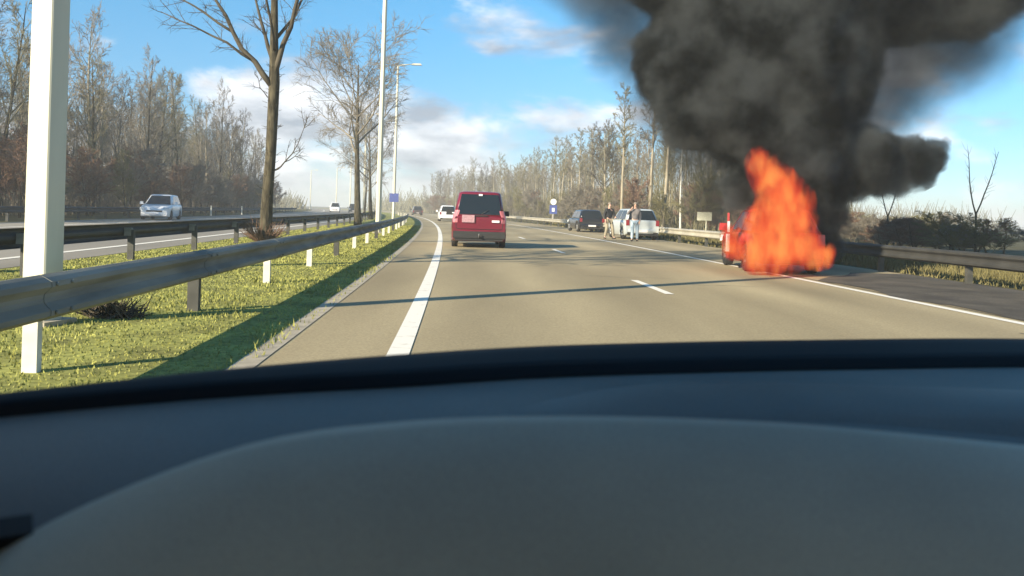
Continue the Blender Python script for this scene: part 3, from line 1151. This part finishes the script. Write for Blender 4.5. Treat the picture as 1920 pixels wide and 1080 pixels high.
# red people carrier straight ahead
y = 29.4
rx = -1.16
red = make_car('people_carrier', rx, y, heading(y) - R(1.0), M_REDP, 'dark red people carrier driving ahead, seen from behind', None, Ln=4.15, W=1.78, H=1.80, belt=1.02, hood=.92, rear_slope=.20, rear_base=.03,
               front_base=.95, front_slope=.85, wheel_r=.31, rimmat=M_RIMD, tail='column', roof_w=.66, plate=False, glint_tail=True, nose=.66, tail_h=(.80, 1.20))
yr = -4.15 / 2
MB().box((-.36, yr - .020, .93), (.40, .05, .24)).build('number_plate', M_PLATER, red)
MB().box((.52, yr - .016, .86), (.24, .05, .07)).build('reversing_light', M_HEAD, red)
MB().box((.02, yr + .16, 1.70), (.12, .05, .06)).build('brake_light', M_HEAD, red)
MB().box((0, yr - .02, .42), (1.66, .10, .22)).build('bumper_insert', M_BLACKPL, red)
tb = MB()
tb.tube([(0, yr + .1, .36), (0, yr - .16, .36), (0, yr - .18, .46)], [.03, .03, .025], 6)
tb.build('tow_bar', M_RIMD, red)
sm_ = MB()                                      # shut line of the tailgate
zs = [.60, .62, .98, 1.04]
sm_.tube([(-.76, yr - .004, 1.0), (-.74, yr - .006, .64), (-.70, yr - .008, .60), (.70, yr - .008, .60), (.74, yr - .006, .64), (.76, yr - .004, 1.0)], [.009] * 6, 4)
sm_.build('tailgate_seam', M_BLACKPL, red)
MB().box((.02, yr - .012, 1.03), (.5, .03, .035)).build('tailgate_handle', M_BLACKPL, red)
wp = MB()
wp.tube([(0.05, yr + .03, 1.08), (.30, yr + .06, 1.22)], [.012, .01], 4)
wp.build('wiper', M_BLACKPL, red)

# parked cars on the hard shoulder
GP = 'cars parked on the hard shoulder'
make_car('estate_car', 5.02, 58.2, heading(58) + R(1), M_BLKP, 'black estate car parked on the hard shoulder, farther of the parked pair', GP, Ln=4.4, W=1.76, H=1.46, belt=.90, hood=.80, rear_slope=.42, tail='box', tail_h=(.68, .92))
sil = make_car('hatchback', 6.25, 44.2, heading(44) + R(1), M_SILP, 'silver hatchback with dark rear window parked behind the two standing people', GP, Ln=4.1, W=1.78, H=1.52, belt=.95, hood=.82, rear_slope=.34, tail='box', tail_h=(.70, .98))

# white car ahead, half behind the red one; dark car far ahead
make_car('white_car', *on_road(1.75, 88)[:2], heading(88), M_WHTP, 'white car ahead in the left lane, half hidden by the red car', None, Ln=4.3, W=1.80, H=1.60, belt=.95, hood=.85, tail='box', tail_h=(.7, .95))
make_car('dark_car', *on_road(1.6, 158)[:2], heading(158), M_DRKP, 'small dark car far ahead at the bend', None, Ln=4.3, W=1.85, H=1.65, belt=.95, hood=.85, tail='box')
# oncoming traffic
GO = 'oncoming cars on the opposite carriageway'
make_car('oncoming_car', *on_road(-17.7, 54.5)[:2], heading(54) + math.pi + R(6), M_WHTP, 'white people carrier coming towards us on the opposite carriageway', GO, Ln=4.4, W=1.82, H=1.58, belt=.95, hood=.84, front_base=1.12, front_slope=.95, rear_slope=.25, nose=.58, rimmat=M_RIMD)
make_car('oncoming_car', *on_road(-13.8, 168)[:2], heading(168) + math.pi, M_WHTP, 'tiny far-off white car coming round the bend', GO, Ln=4.6, W=2.0, H=1.9, belt=1.05, hood=1.0)
make_car('oncoming_car', *on_road(-10.2, 172)[:2], heading(172) + math.pi, M_BLKP, 'tiny far-off black car coming round the bend', GO, Ln=4.4, W=1.9, H=1.75, belt=.95, hood=.85)

# the burning car
burn = make_car('burning_car', 6.22, 20.7, R(-3), M_REDB, 'scorched red hatchback burning on the hard shoulder', None, Ln=3.8, W=1.66, H=1.44, belt=.90, hood=.80, rear_slope=.36, tail='box', rimmat=M_RIMD, plate=False, tail_h=(.66, .9))
db = MB()
db.box((0, -.48, .56), (.06, .96, .60))
db.box((0, -.90, 1.08), (.045, .05, .46))
db.box((0, -.48, 1.31), (.045, .86, .04))
d_ = db.build('open_door', M_REDB, burn, (-.85, .55, 0))
d_.rotation_euler = (0, 0, R(-11))
db = MB()
db.box((.0, -.966, .62), (.09, .012, .42))
db.box((.01, -.93, 1.0), (.06, .012, .26))
db.build('door_edge', M_SILP, d_)


# ------------------------------------------------------------------ signs
def sign_post(x, y, label, boards, h, r=.04):
    root = empty('road_sign', (x, y, 0))
    tag(root, label, 'sign')
    MB().tube([(0, 0, 0), (0, 0, h)], [r, r], 8).build('pole', M_SIGNW, root)
    return root


s1 = sign_post(4.05, 84, 'blue road sign under a white roundel beside the wood', None, 2.6)
MB().box((0, -.06, 1.55), (.74, .04, .86)).build('board', M_SIGNB, s1)
MB().box((0, -.088, 1.52), (.26, .012, .36)).build('symbol', M_SIGNW, s1)
disc = MB()
ring = [[(.30 * math.cos(2 * math.pi * k / 20), yy, 2.30 + .30 * math.sin(2 * math.pi * k / 20)) for k in range(20)] for yy in (-.045, -.08)]
disc.rings(ring[::-1], smooth=False)
disc.build('roundel', M_SIGNW, s1)
s2 = sign_post(-10.95, 79.0, 'blue rectangular sign low on the slimmer white mast', None, 2.6)
MB().box((0, -.06, 2.15), (.85, .04, .8)).build('board', M_SIGNB, s2)
s3 = empty('notice_board', (10.6, 47, 0))
tag(s3, 'cream rectangular sign facing away beyond the pale guardrail', 'sign')
MB().box((0, 0, 1.28), (.80, .05, .46)).build('board', M_SIGNBACK, s3)
MB().tube([(.12, .05, 0), (.12, .05, 1.4)], [.035, .035], 6).build('pole', M_SIGNBACK, s3)
s4 = None
# small white marker posts beside the opposite carriageway
mk = MB()
mk.box((0, 0, .45), (.12, .06, .9), 0, .9)
mkm = mk.mesh('marker_post', M_POSTW)
for (o_, yy) in ((-19.8, 66), (-19.8, 76), (-19.8, 90)):
    m_ = link('marker_post', mkm, None, (L(yy) + o_, yy, 0))
    tag(m_, 'small white marker post at the far edge of the opposite carriageway', 'marker post', 'marker posts by the opposite carriageway')


# ------------------------------------------------------------------ people
def skin_mesh(name, pts, edges, rads, m, parent=None, root=0, sub=2):
    me = bpy.data.meshes.new(name)
    me.from_pydata([tuple(p) for p in pts], edges, [])
    me.materials.append(m)
    o = bpy.data.objects.new(name, me)
    COL.objects.link(o)
    if parent:
        o.parent = parent
    md = o.modifiers.new('skin', 'SKIN')
    md.use_smooth_shade = True
    sk = me.skin_vertices[0].data if me.skin_vertices else None
    if sk is None:
        bm = bmesh.new(); bm.from_mesh(me)
        bm.verts.layers.skin.verify()
        bm.to_mesh(me); bm.free()
        sk = me.skin_vertices[0].data
    for i, r_ in enumerate(rads):
        sk[i].radius = r_ if isinstance(r_, tuple) else (r_, r_)
        sk[i].use_root = (i == root)
    o.modifiers.new('sub', 'SUBSURF').levels = sub
    o.modifiers['sub'].render_levels = sub
    return o


def person(x, y, rz, label, J, top_m, leg_m, hair_m):
    """J: joint dictionary in metres, person facing local -Y"""
    names = ['pelvis', 'waist', 'chest', 'neck', 'head', 'crown', 'sh_l', 'el_l', 'wr_l', 'ha_l', 'sh_r', 'el_r', 'wr_r', 'ha_r', 'hip_l', 'kn_l', 'an_l', 'to_l', 'hip_r', 'kn_r', 'an_r', 'to_r']
    idx = {n: i for i, n in enumerate(names)}
    rad = dict(pelvis=(.145, .105), waist=(.135, .10), chest=(.155, .11), neck=.055, head=(.078, .09), crown=(.07, .085), sh_l=.06, el_l=.042, wr_l=.030, ha_l=(.042, .02), sh_r=.06, el_r=.042, wr_r=.030, ha_r=(.042, .02),
               hip_l=.088, kn_l=.060, an_l=.042, to_l=.038, hip_r=.088, kn_r=.060, an_r=.042, to_r=.038)
    pts = [Vector(J[n]) for n in names]
    ed = [('pelvis', 'waist'), ('waist', 'chest'), ('chest', 'neck'), ('neck', 'head'), ('head', 'crown'), ('chest', 'sh_l'), ('sh_l', 'el_l'), ('el_l', 'wr_l'), ('wr_l', 'ha_l'), ('chest', 'sh_r'), ('sh_r', 'el_r'), ('el_r', 'wr_r'), ('wr_r', 'ha_r'),
          ('pelvis', 'hip_l'), ('hip_l', 'kn_l'), ('kn_l', 'an_l'), ('an_l', 'to_l'), ('pelvis', 'hip_r'), ('hip_r', 'kn_r'), ('kn_r', 'an_r'), ('an_r', 'to_r')]
    edges = [(idx[a], idx[b_]) for a, b_ in ed]
    rads = [rad[n] for n in names]
    # nose and fingers grow out of the same skin
    def addv(p, frm, r_):
        pts.append(Vector(p)); rads.append(r_); edges.append((frm, len(pts) - 1)); return len(pts) - 1
    hd = Vector(J['head'])
    addv(hd + Vector((0, -.105, -.005)), idx['head'], .013)
    for s_ in ('l', 'r'):
        ha, wr_ = Vector(J['ha_' + s_]), Vector(J['wr_' + s_])
        d = (ha - wr_).normalized()
        u = d.orthogonal().normalized()
        for k in range(4):
            addv(ha + d * (.075 + .012 * (1 - abs(k - 1.5))) + u * (.02 * (k - 1.5)), idx['ha_' + s_], .0095)
        addv(wr_.lerp(ha, .55) + u * .065 + d * .02, idx['ha_' + s_], .011)
    o = skin_mesh('person', pts, edges, rads, M_SKIN)
    o.location = (x, y, .008)
    o.rotation_euler = (0, 0, rz)
    tag(o, label, 'person', 'people standing by the parked cars')
    # clothes
    cn_ = ['pelvis', 'waist', 'chest', 'neck', 'sh_l', 'el_l', 'wr_l', 'sh_r', 'el_r', 'wr_r']
    ci = {n: i for i, n in enumerate(cn_)}
    cp = [Vector(J[n]) for n in cn_]
    cp[ci['neck']] = Vector(J['chest']).lerp(Vector(J['neck']), .72)
    for s_ in ('l', 'r'):
        cp[ci['wr_' + s_]] = Vector(J['el_' + s_]).lerp(Vector(J['wr_' + s_]), .9)
    cr_ = dict(pelvis=(.172, .13), waist=(.165, .13), chest=(.19, .14), neck=.075, sh_l=.085, el_l=.064, wr_l=.05, sh_r=.085, el_r=.064, wr_r=.05)
    ce = [('pelvis', 'waist'), ('waist', 'chest'), ('chest', 'neck'), ('chest', 'sh_l'), ('sh_l', 'el_l'), ('el_l', 'wr_l'), ('chest', 'sh_r'), ('sh_r', 'el_r'), ('el_r', 'wr_r')]
    skin_mesh('jacket', cp, [(ci[a], ci[b_]) for a, b_ in ce], [cr_[n] for n in cn_], top_m, o)
    tn = ['pelvis', 'hip_l', 'kn_l', 'an_l', 'hip_r', 'kn_r', 'an_r']
    ti = {n: i for i, n in enumerate(tn)}
    tp = [Vector(J[n]) for n in tn]
    tr = dict(pelvis=(.155, .12), hip_l=.108, kn_l=.082, an_l=.068, hip_r=.108, kn_r=.082, an_r=.068)
    skin_mesh('trousers', tp, [(ti[a], ti[b_]) for a, b_ in (('pelvis', 'hip_l'), ('hip_l', 'kn_l'), ('kn_l', 'an_l'), ('pelvis', 'hip_r'), ('hip_r', 'kn_r'), ('kn_r', 'an_r'))], [tr[n] for n in tn], leg_m, o)
    for s_ in ('l', 'r'):
        a, t = Vector(J['an_' + s_]), Vector(J['to_' + s_])
        heel = a + (a - t).normalized() * .05
        heel.z = .045
        t2 = t.copy(); t2.z = .04
        sb = MB()
        dd = (t2 - heel)
        sb.tube([heel, heel.lerp(t2, .35) + Vector((0, 0, .015)), heel.lerp(t2, .75), t2 + dd * .1], [.045, .052, .046, .028], 8)
        sb.build('shoe', M_SHOE, o)
    # hair cap and eyes
    hb = MB()
    rows = []
    for i in range(6):
        a = i / 5 * 1.75
        rows.append([(hd.x + .094 * math.sin(a) * math.cos(t), hd.y + .018 + .108 * math.sin(a) * math.sin(t), hd.z + .035 + .118 * math.cos(a) + (.05 if math.sin(t) < -.3 and i >= 3 else 0)) for t in [2 * math.pi * k / 14 for k in range(14)]])
    hb.rings(rows[::-1], smooth=True, caps=False)
    hb.build('hair', hair_m, o)
    for s_ in (-1, 1):
        MB().box((hd.x + s_ * .032, hd.y - .088, hd.z + .03), (.022, .012, .012)).build('eye', M_BLACKPL, o)
    return o


JA = dict(pelvis=(0, 0, .96), waist=(0, 0, 1.12), chest=(0, -.01, 1.36), neck=(0, -.02, 1.54), head=(0, -.03, 1.66), crown=(0, -.02, 1.75),
          sh_l=(.19, 0, 1.44), el_l=(.26, -.08, 1.18), wr_l=(.20, -.28, 1.08), ha_l=(.17, -.34, 1.07),
          sh_r=(-.19, 0, 1.44), el_r=(-.25, .04, 1.17), wr_r=(-.24, -.06, .93), ha_r=(-.24, -.09, .85),
          hip_l=(.10, 0, .90), kn_l=(.17, -.10, .50), an_l=(.24, -.06, .09), to_l=(.27, -.20, .04),
          hip_r=(-.10, 0, .90), kn_r=(-.14, -.04, .50), an_r=(-.18, .06, .09), to_r=(-.21, -.08, .04))
person(4.82, 42.3, R(25), 'person in a black jacket and khaki trousers standing legs apart between the cars', JA, M_JACKET, M_KHAKI, M_HAIR)
JB = dict(JA)
JB.update(sh_l=(.19, 0, 1.44), el_l=(.25, .02, 1.16), wr_l=(.22, -.10, .93), ha_l=(.21, -.13, .86),
          sh_r=(-.19, 0, 1.44), el_r=(-.36, -.10, 1.24), wr_r=(-.20, -.22, 1.46), ha_r=(-.14, -.22, 1.54),
          hip_l=(.10, 0, .90), kn_l=(.11, -.02, .50), an_l=(.12, .03, .09), to_l=(.14, -.11, .04),
          hip_r=(-.10, 0, .90), kn_r=(-.11, -.02, .50), an_r=(-.12, .02, .09), to_r=(-.15, -.12, .04))
person(5.72, 39.6, R(-10), 'person in a grey jumper and pale jeans with one hand raised, before the silver car', JB, M_GREYTOP, M_JEANS, M_HAIR)

# ------------------------------------------------------------------ fire and smoke
def blob_hull(name, blobs, grow, m, voxel, label, cat, kind):
    b = MB()
    for (cx, cy_, cz, r_) in blobs:
        n, k = 14, 8
        rr = r_ * grow
        rows = []
        for i in range(1, k):
            a = math.pi * i / k
            rows.append([(cx + rr * math.sin(a) * math.cos(2 * math.pi * j / n), cy_ + rr * math.sin(a) * math.sin(2 * math.pi * j / n), cz - rr * math.cos(a)) for j in range(n)])
        b.rings(rows, smooth=True)
    o = b.build(name, m)
    md = o.modifiers.new('remesh', 'REMESH')
    md.mode = 'VOXEL'
    md.voxel_size = voxel
    md.use_smooth_shade = True
    tag(o, label, cat, kind=kind)
    return o


def blob_field(nt, pos, blobs):
    """nodes for max over blobs of 1 - |p-c|/r"""
    last = None
    for (cx, cy_, cz, r_) in blobs:
        d = nt.nodes.new('ShaderNodeVectorMath'); d.operation = 'DISTANCE'
        nt.links.new(pos, d.inputs[0]); d.inputs[1].default_value = (cx, cy_, cz)
        f = nt.nodes.new('ShaderNodeMath'); f.operation = 'MULTIPLY_ADD'
        nt.links.new(d.outputs['Value'], f.inputs[0]); f.inputs[1].default_value = -1.0 / r_; f.inputs[2].default_value = 1.0
        if last is None:
            last = f.outputs[0]
        else:
            mx = nt.nodes.new('ShaderNodeMath'); mx.operation = 'SMOOTH_MAX'
            nt.links.new(last, mx.inputs[0]); nt.links.new(f.outputs[0], mx.inputs[1]); mx.inputs[2].default_value = .18
            last = mx.outputs[0]
    return last


def warp(nt, scale, amp, detail=3, stretch=(1, 1, 1)):
    t = nt.nodes.new('ShaderNodeTexCoord')
    mm = nt.nodes.new('ShaderNodeMapping'); mm.inputs['Scale'].default_value = stretch
    nt.links.new(t.outputs['Object'], mm.inputs['Vector'])
    n = nt.nodes.new('ShaderNodeTexNoise'); n.inputs['Scale'].default_value = scale; n.inputs['Detail'].default_value = detail; n.inputs['Roughness'].default_value = .6
    nt.links.new(mm.outputs['Vector'], n.inputs['Vector'])
    s_ = nt.nodes.new('ShaderNodeVectorMath'); s_.operation = 'MULTIPLY_ADD'
    s_.inputs[1].default_value = (amp, amp, amp)
    s_.inputs[2].default_value = (-amp / 2, -amp / 2, -amp / 2)
    nt.links.new(n.outputs['Color'], s_.inputs[0])
    a = nt.nodes.new('ShaderNodeVectorMath'); a.operation = 'ADD'
    nt.links.new(t.outputs['Object'], a.inputs[0]); nt.links.new(s_.outputs[0], a.inputs[1])
    return a.outputs[0], n.outputs['Fac'], t.outputs['Object']


def P(px, py, y):
    """a point at distance y ahead, seen at photograph pixel (px, py)"""
    u, v = px - 960, py - 397
    a = u * math.cos(R(1.8)) + v * math.sin(R(1.8))
    b_ = -u * math.sin(R(1.8)) + v * math.cos(R(1.8))
    return (a / FPX * y, y, CAM_H - b_ / FPX * y)


def blob(px, py, y, rpx):
    p = P(px, py, y)
    return (*p, rpx / FPX * y)


DENSE = [blob(1545, 460, 20.0, 46), blob(1540, 400, 20.2, 66), blob(1515, 335, 20.4, 100), blob(1455, 275, 20.6, 118), blob(1400, 195, 21.0, 150), blob(1318, 200, 20.8, 105), blob(1280, 120, 21, 118), blob(1480, 120, 21.3, 190),
         blob(1350, 40, 21.5, 140), blob(1605, 302, 20.6, 88), blob(1665, 312, 20.8, 70), blob(1720, 302, 20.9, 54), blob(1758, 282, 21, 30), blob(1480, 10, 22, 200), blob(1300, -70, 22, 150), blob(1540, -130, 22.5, 260), blob(1330, -230, 23, 300),
         blob(1405, 345, 20.4, 64), blob(1800, -50, 22.5, 150), blob(1700, -30, 22.4, 140)]
THIN = [blob(1165, 0, 22, 130), blob(1185, 80, 22, 110), blob(1700, 70, 22.3, 160), blob(1790, 60, 22.5, 150), blob(1640, 190, 21.8, 110), blob(1120, -120, 23, 180), blob(1850, -110, 23, 200), blob(1570, 240, 21.2, 110), blob(1240, 190, 22, 90), blob(1690, 150, 22, 120),
        blob(1310, 275, 25, 100), blob(1345, 370, 24, 75), blob(1590, 110, 20.0, 70)]

sm = bpy.data.materials.new('smoke')
sm.use_nodes = True
nt = sm.node_tree
nt.nodes.clear()
out = nt.nodes.new('ShaderNodeOutputMaterial')
pos, nf, opos = warp(nt, 1.15, 1.25, 7)
fd = blob_field(nt, pos, DENSE)
ft = blob_field(nt, pos, THIN)
md_ = nt.nodes.new('ShaderNodeMapRange'); md_.inputs['From Min'].default_value = .08; md_.inputs['From Max'].default_value = .28; md_.inputs['To Max'].default_value = 4.6
md_.interpolation_type = 'SMOOTHSTEP'
nt.links.new(fd, md_.inputs['Value'])
mt_ = nt.nodes.new('ShaderNodeMapRange'); mt_.inputs['From Min'].default_value = .0; mt_.inputs['From Max'].default_value = .7; mt_.inputs['To Max'].default_value = 1.0
mt_.interpolation_type = 'SMOOTHSTEP'
nt.links.new(ft, mt_.inputs['Value'])
sd_ = nt.nodes.new('ShaderNodeMath'); sd_.operation = 'ADD'
nt.links.new(md_.outputs[0], sd_.inputs[0]); nt.links.new(mt_.outputs[0], sd_.inputs[1])
pv = nt.nodes.new('ShaderNodeVolumePrincipled')
pv.inputs['Color'].default_value = (.16, .16, .155, 1)
pv.inputs['Anisotropy'].default_value = .2
nt.links.new(sd_.outputs[0], pv.inputs['Density'])
scr = nt.nodes.new('ShaderNodeValToRGB')        # sootier and greyer billows
scr.color_ramp.elements[0].position = .40; scr.color_ramp.elements[0].color = (.030, .034, .034, 1)
scr.color_ramp.elements[1].position = .62; scr.color_ramp.elements[1].color = (.19, .205, .205, 1)
nt.links.new(nf, scr.inputs['Fac'])
nt.links.new(scr.outputs['Color'], pv.inputs['Color'])
nt.links.new(pv.outputs[0], out.inputs['Volume'])
sm.cycles.volume_step_rate = 0.35
blob_hull('smoke', DENSE + THIN, 1.12, sm, .28, 'billowing black smoke rising from the burning car', 'smoke', 'stuff')

FIRE = [blob(1448, 468, 18.3, 56), blob(1466, 425, 18.5, 58), blob(1472, 380, 18.9, 52), blob(1452, 342, 19.3, 42), blob(1428, 312, 19.6, 32), blob(1420, 292, 19.8, 20), blob(1503, 462, 18.3, 42), blob(1536, 478, 18.2, 30), blob(1548, 470, 18.3, 20), blob(1418, 474, 18.3, 38), blob(1422, 425, 18.7, 38), blob(1376, 462, 19.6, 27), blob(1370, 440, 20.4, 22), blob(1498, 415, 18.8, 34)]
fm = bpy.data.materials.new('flames')
fm.use_nodes = True
nt = fm.node_tree
nt.nodes.clear()
out = nt.nodes.new('ShaderNodeOutputMaterial')
pos, nf, opos = warp(nt, 3.2, .50, 3, (1, 1, .34))
ff = blob_field(nt, pos, FIRE)
n2 = nt.nodes.new('ShaderNodeTexNoise'); n2.inputs['Scale'].default_value = 4.2; n2.inputs['Detail'].default_value = 4
mm = nt.nodes.new('ShaderNodeMapping'); mm.inputs['Scale'].default_value = (1, 1, .42)
nt.links.new(opos, mm.inputs['Vector']); nt.links.new(mm.outputs[0], n2.inputs['Vector'])
fa = nt.nodes.new('ShaderNodeMath'); fa.operation = 'MULTIPLY_ADD'
nt.links.new(n2.outputs['Fac'], fa.inputs[0]); fa.inputs[1].default_value = 2.4
sub_ = nt.nodes.new('ShaderNodeMath'); sub_.operation = 'SUBTRACT'; sub_.inputs[1].default_value = 1.08
nt.links.new(ff, sub_.inputs[0])
nt.links.new(sub_.outputs[0], fa.inputs[2])
dm = nt.nodes.new('ShaderNodeMapRange'); dm.inputs['From Min'].default_value = .02; dm.inputs['From Max'].default_value = .7; dm.inputs['To Max'].default_value = 3.4
dm.interpolation_type = 'SMOOTHSTEP'
nt.links.new(fa.outputs[0], dm.inputs['Value'])
ramp = nt.nodes.new('ShaderNodeValToRGB')
ramp.color_ramp.elements[0].position = .0
ramp.color_ramp.elements[0].color = (.20, .012, .010, 1)
ramp.color_ramp.elements[1].position = .80
ramp.color_ramp.elements[1].color = (.66, .20, .045, 1)
e = ramp.color_ramp.elements.new(.32); e.color = (.45, .042, .014, 1)
n3 = nt.nodes.new('ShaderNodeTexNoise'); n3.inputs['Scale'].default_value = 3.6; n3.inputs['Detail'].default_value = 3
nt.links.new(mm.outputs[0], n3.inputs['Vector'])
c1 = nt.nodes.new('ShaderNodeMath'); c1.operation = 'MULTIPLY_ADD'; c1.inputs[1].default_value = 2.1; c1.inputs[2].default_value = -.84
nt.links.new(n3.outputs['Fac'], c1.inputs[0])
c2 = nt.nodes.new('ShaderNodeMath'); c2.operation = 'MULTIPLY_ADD'; c2.inputs[1].default_value = .75
nt.links.new(ff, c2.inputs[0]); nt.links.new(c1.outputs[0], c2.inputs[2])
nt.links.new(c2.outputs[0], ramp.inputs['Fac'])
ab = nt.nodes.new('ShaderNodeVolumeAbsorption'); ab.inputs['Color'].default_value = (0, 0, 0, 1)
em = nt.nodes.new('ShaderNodeEmission')
nt.links.new(dm.outputs[0], ab.inputs['Density'])
ms = nt.nodes.new('ShaderNodeMath'); ms.operation = 'MULTIPLY'; ms.inputs[1].default_value = 1.0
nt.links.new(dm.outputs[0], ms.inputs[0])
nt.links.new(ms.outputs[0], em.inputs['Strength'])
nt.links.new(ramp.outputs['Color'], em.inputs['Color'])
adds = nt.nodes.new('ShaderNodeAddShader')
nt.links.new(ab.outputs[0], adds.inputs[0]); nt.links.new(em.outputs[0], adds.inputs[1])
nt.links.new(adds.outputs[0], out.inputs['Volume'])
fm.cycles.volume_step_rate = 0.5
blob_hull('flames', FIRE, 1.15, fm, .12, 'tall orange flames engulfing the red car on the hard shoulder', 'fire', 'thing')


# thin spring haze that pales the far woods
hm_ = bpy.data.materials.new('haze')
hm_.use_nodes = True
nt = hm_.node_tree
nt.nodes.clear()
out = nt.nodes.new('ShaderNodeOutputMaterial')
pv = nt.nodes.new('ShaderNodeVolumePrincipled')
pv.inputs['Color'].default_value = (.90, .92, .92, 1)
pv.inputs['Density'].default_value = 0.0012
pv.inputs['Anisotropy'].default_value = 0.0
nt.links.new(pv.outputs[0], out.inputs['Volume'])
o = MB().box((0, 770, 9.5), (1900, 1720, 22)).build('haze', hm_)
tag(o, 'thin pale haze over the motorway and woods', 'haze', kind='stuff')

# ------------------------------------------------------------------ our own car: dashboard and unseen cabin shade
dash = empty('dashboard', (0.2, 0.7, 0.6))
tag(dash, 'dark blue-grey car dashboard with a broad instrument cowl across the foot of the view', 'dashboard')
OX, OY, OZ = dash.location


def smooth_curve(pts, n):
    xs = np.array([p[0] for p in pts]); ys = np.array([p[1] for p in pts])
    out_ = []
    for x in np.linspace(xs[0], xs[-1], n):
        # Catmull style through numpy cubic fit on neighbours
        i = int(np.clip(np.searchsorted(xs, x) - 1, 0, len(xs) - 2))
        i0, i3 = max(i - 1, 0), min(i + 2, len(xs) - 1)
        t = (x - xs[i]) / (xs[i + 1] - xs[i])
        m1 = (ys[i + 1] - ys[i0]) / max(1e-9, xs[i + 1] - xs[i0]) * (xs[i + 1] - xs[i])
        m2 = (ys[i3] - ys[i]) / max(1e-9, xs[i3] - xs[i]) * (xs[i + 1] - xs[i])
        h00, h10, h01, h11 = 2 * t**3 - 3 * t**2 + 1, t**3 - 2 * t**2 + t, -2 * t**3 + 3 * t**2, t**3 - t**2
        out_.append((x, h00 * ys[i] + h10 * m1 + h01 * ys[i + 1] + h11 * m2))
    return out_


# plan curve of the windscreen foot (x, y) at height 1.05
screen = smooth_curve([(-.72, .22), (-.55, .46), (-.38, .640), (-.2, .800), (0, .930), (.17, 1.0), (.36, 1.06), (.69, 1.14), (.95, 1.12), (1.25, .95)], 60)


def off(p):
    return (p[0] - OX, p[1] - OY, p[2] - OZ)


# main pad: rises slightly to the windscreen foot, rolls over towards the driver
b = MB()
rows = []
for (t, dz) in ((1.0, 1.044), (.90, 1.040), (.80, 1.036), (.70, 1.028), (.60, 1.012), (.5, .98), (.42, .90), (.38, .78)):
    rows.append([off((x, yy * t, dz)) for (x, yy) in screen])
b.grid(rows, smooth=True, flip=True)
b.build('top_pad', M_PAD, dash)
# black strip with a rounded lip along the windscreen foot
b = MB()
rows = []
for (t, dz) in ((1.012, 1.02), (1.008, 1.049), (1.0, 1.052), (.96, 1.053), (.905, 1.052), (.885, 1.050), (.875, 1.040)):
    rows.append([off((x, yy * (1 - (1 - t) * (1.0 if x > -.1 else max(.35, 1 + (x + .1) * 1.6))), dz)) for (x, yy) in screen])
b.grid(rows, smooth=True, flip=True)
b.build('defroster_strip', M_DBLACK, dash)
# raised rib on the passenger side
rib = smooth_curve([(-.06, .700), (.05, .735), (.2, .79), (.4, .80), (.62, .79), (.9, .76)], 34)
b = MB()
rows = []
for (dy, dz) in ((.07, 1.026), (.055, 1.038), (.03, 1.041), (-.01, 1.040), (-.06, 1.033), (-.10, 1.01)):
    rows.append([off((x, yy + dy * min(1, (x + .08) * 6), 1.03 + (dz - 1.03) * min(1, max(0, (x + .06) * 5)))) for (x, yy) in rib])
b.grid(rows, smooth=True, flip=True)
b.build('passenger_rib', M_PAD, dash)
# instrument cowl: crest line in plan and height, flowing down to the driver
crest = [(-.34, .42, .955), (-.27, .45, 1.010), (-.21, .475, 1.040), (-.14, .50, 1.062), (-.07, .53, 1.067), (.0, .55, 1.068), (.10, .565, 1.067), (.2, .58, 1.062), (.30, .59, 1.054), (.40, .60, 1.044), (.55, .60, 1.026)]
cx = smooth_curve([(c[0], c[1]) for c in crest], 48)
cz = smooth_curve([(c[0], c[2]) for c in crest], 48)
b = MB()
rows = []
for (dy, dz) in ((.055, -.09), (.035, -.035), (.015, -.008), (.0, .0), (-.03, .002), (-.08, -.008), (-.14, -.028), (-.20, -.055), (-.26, -.095), (-.32, -.15)):
    rows.append([off((p[0] * (1 - .25 * max(0, -dy)), p[1] + dy, q[1] + dz)) for p, q in zip(cx, cz)])
b.grid(rows, smooth=True, flip=True)
b.build('instrument_cowl', M_COWL, dash)
# side vent at the driver's left
b = MB()
b.tube([off((-.33, .405, 1.004)), off((-.29, .43, 1.010)), off((-.255, .448, 1.013)), off((-.236, .456, 1.008))], [.016, .017, .014, .006], 10)
b.box(off((-.285, .425, 1.004)), (.09, .03, .05), R(30))
b.build('side_vent', M_DBLACK, dash)

shell = empty('cabin_shade', (0.3, -.3, 0))
tag(shell, 'unseen roof and sides of the car we ride in, shaped to shade the dashboard', 'car')
SX, SY = shell.location.x, shell.location.y
b = MB()
b.box((0, -.25, 1.46), (1.9, 2.12, .04))
b.build('roof_shade', M_SHELL, shell)  # unseen roof, carried past the header to keep sun off the dash
b = MB()
b.box((-.95, -.45, .60), (.05, 2.3, .66))
b.box((-.95, .22, 1.185), (.05, 1.06, .51))
b.box((-.95, -1.52, 1.185), (.05, .20, .51))
b.box((-.95, .85, .60), (.05, .5, .66))
b.build('left_door_shade', M_SHELL, shell)  # front window filled solid to block sun; rear opening lets bounce light in
b = MB()
b.box((.99, -.45, .62), (.05, 2.3, .62))
b.build('right_door_shade', M_SHELL, shell)
b = MB()
b.box((0, -1.6, .62), (1.85, .05, .66))
b.build('rear_wall_shade', M_SHELL, shell)
M_BOUNCE = mat('bounce_fabric', (0.52, 0.44, 0.34), 0.95, noise=0.1, scale=5)
b = MB()
b.box((-.45, -.55, .50), (.62, .9, .16))
b.box((.47, -.55, .50), (.62, .9, .16))
b.box((0, -1.2, .50), (1.5, .5, .16))
b.build('bounce_seat', M_BOUNCE, shell)  # unseen seats, added to bounce warm sunlight up onto the cowl
MB().box((0, -.2, .33), (1.85, 2.7, .04)).build('bounce_floor', M_BOUNCE, shell)  # unseen pale floor, added for the same bounce
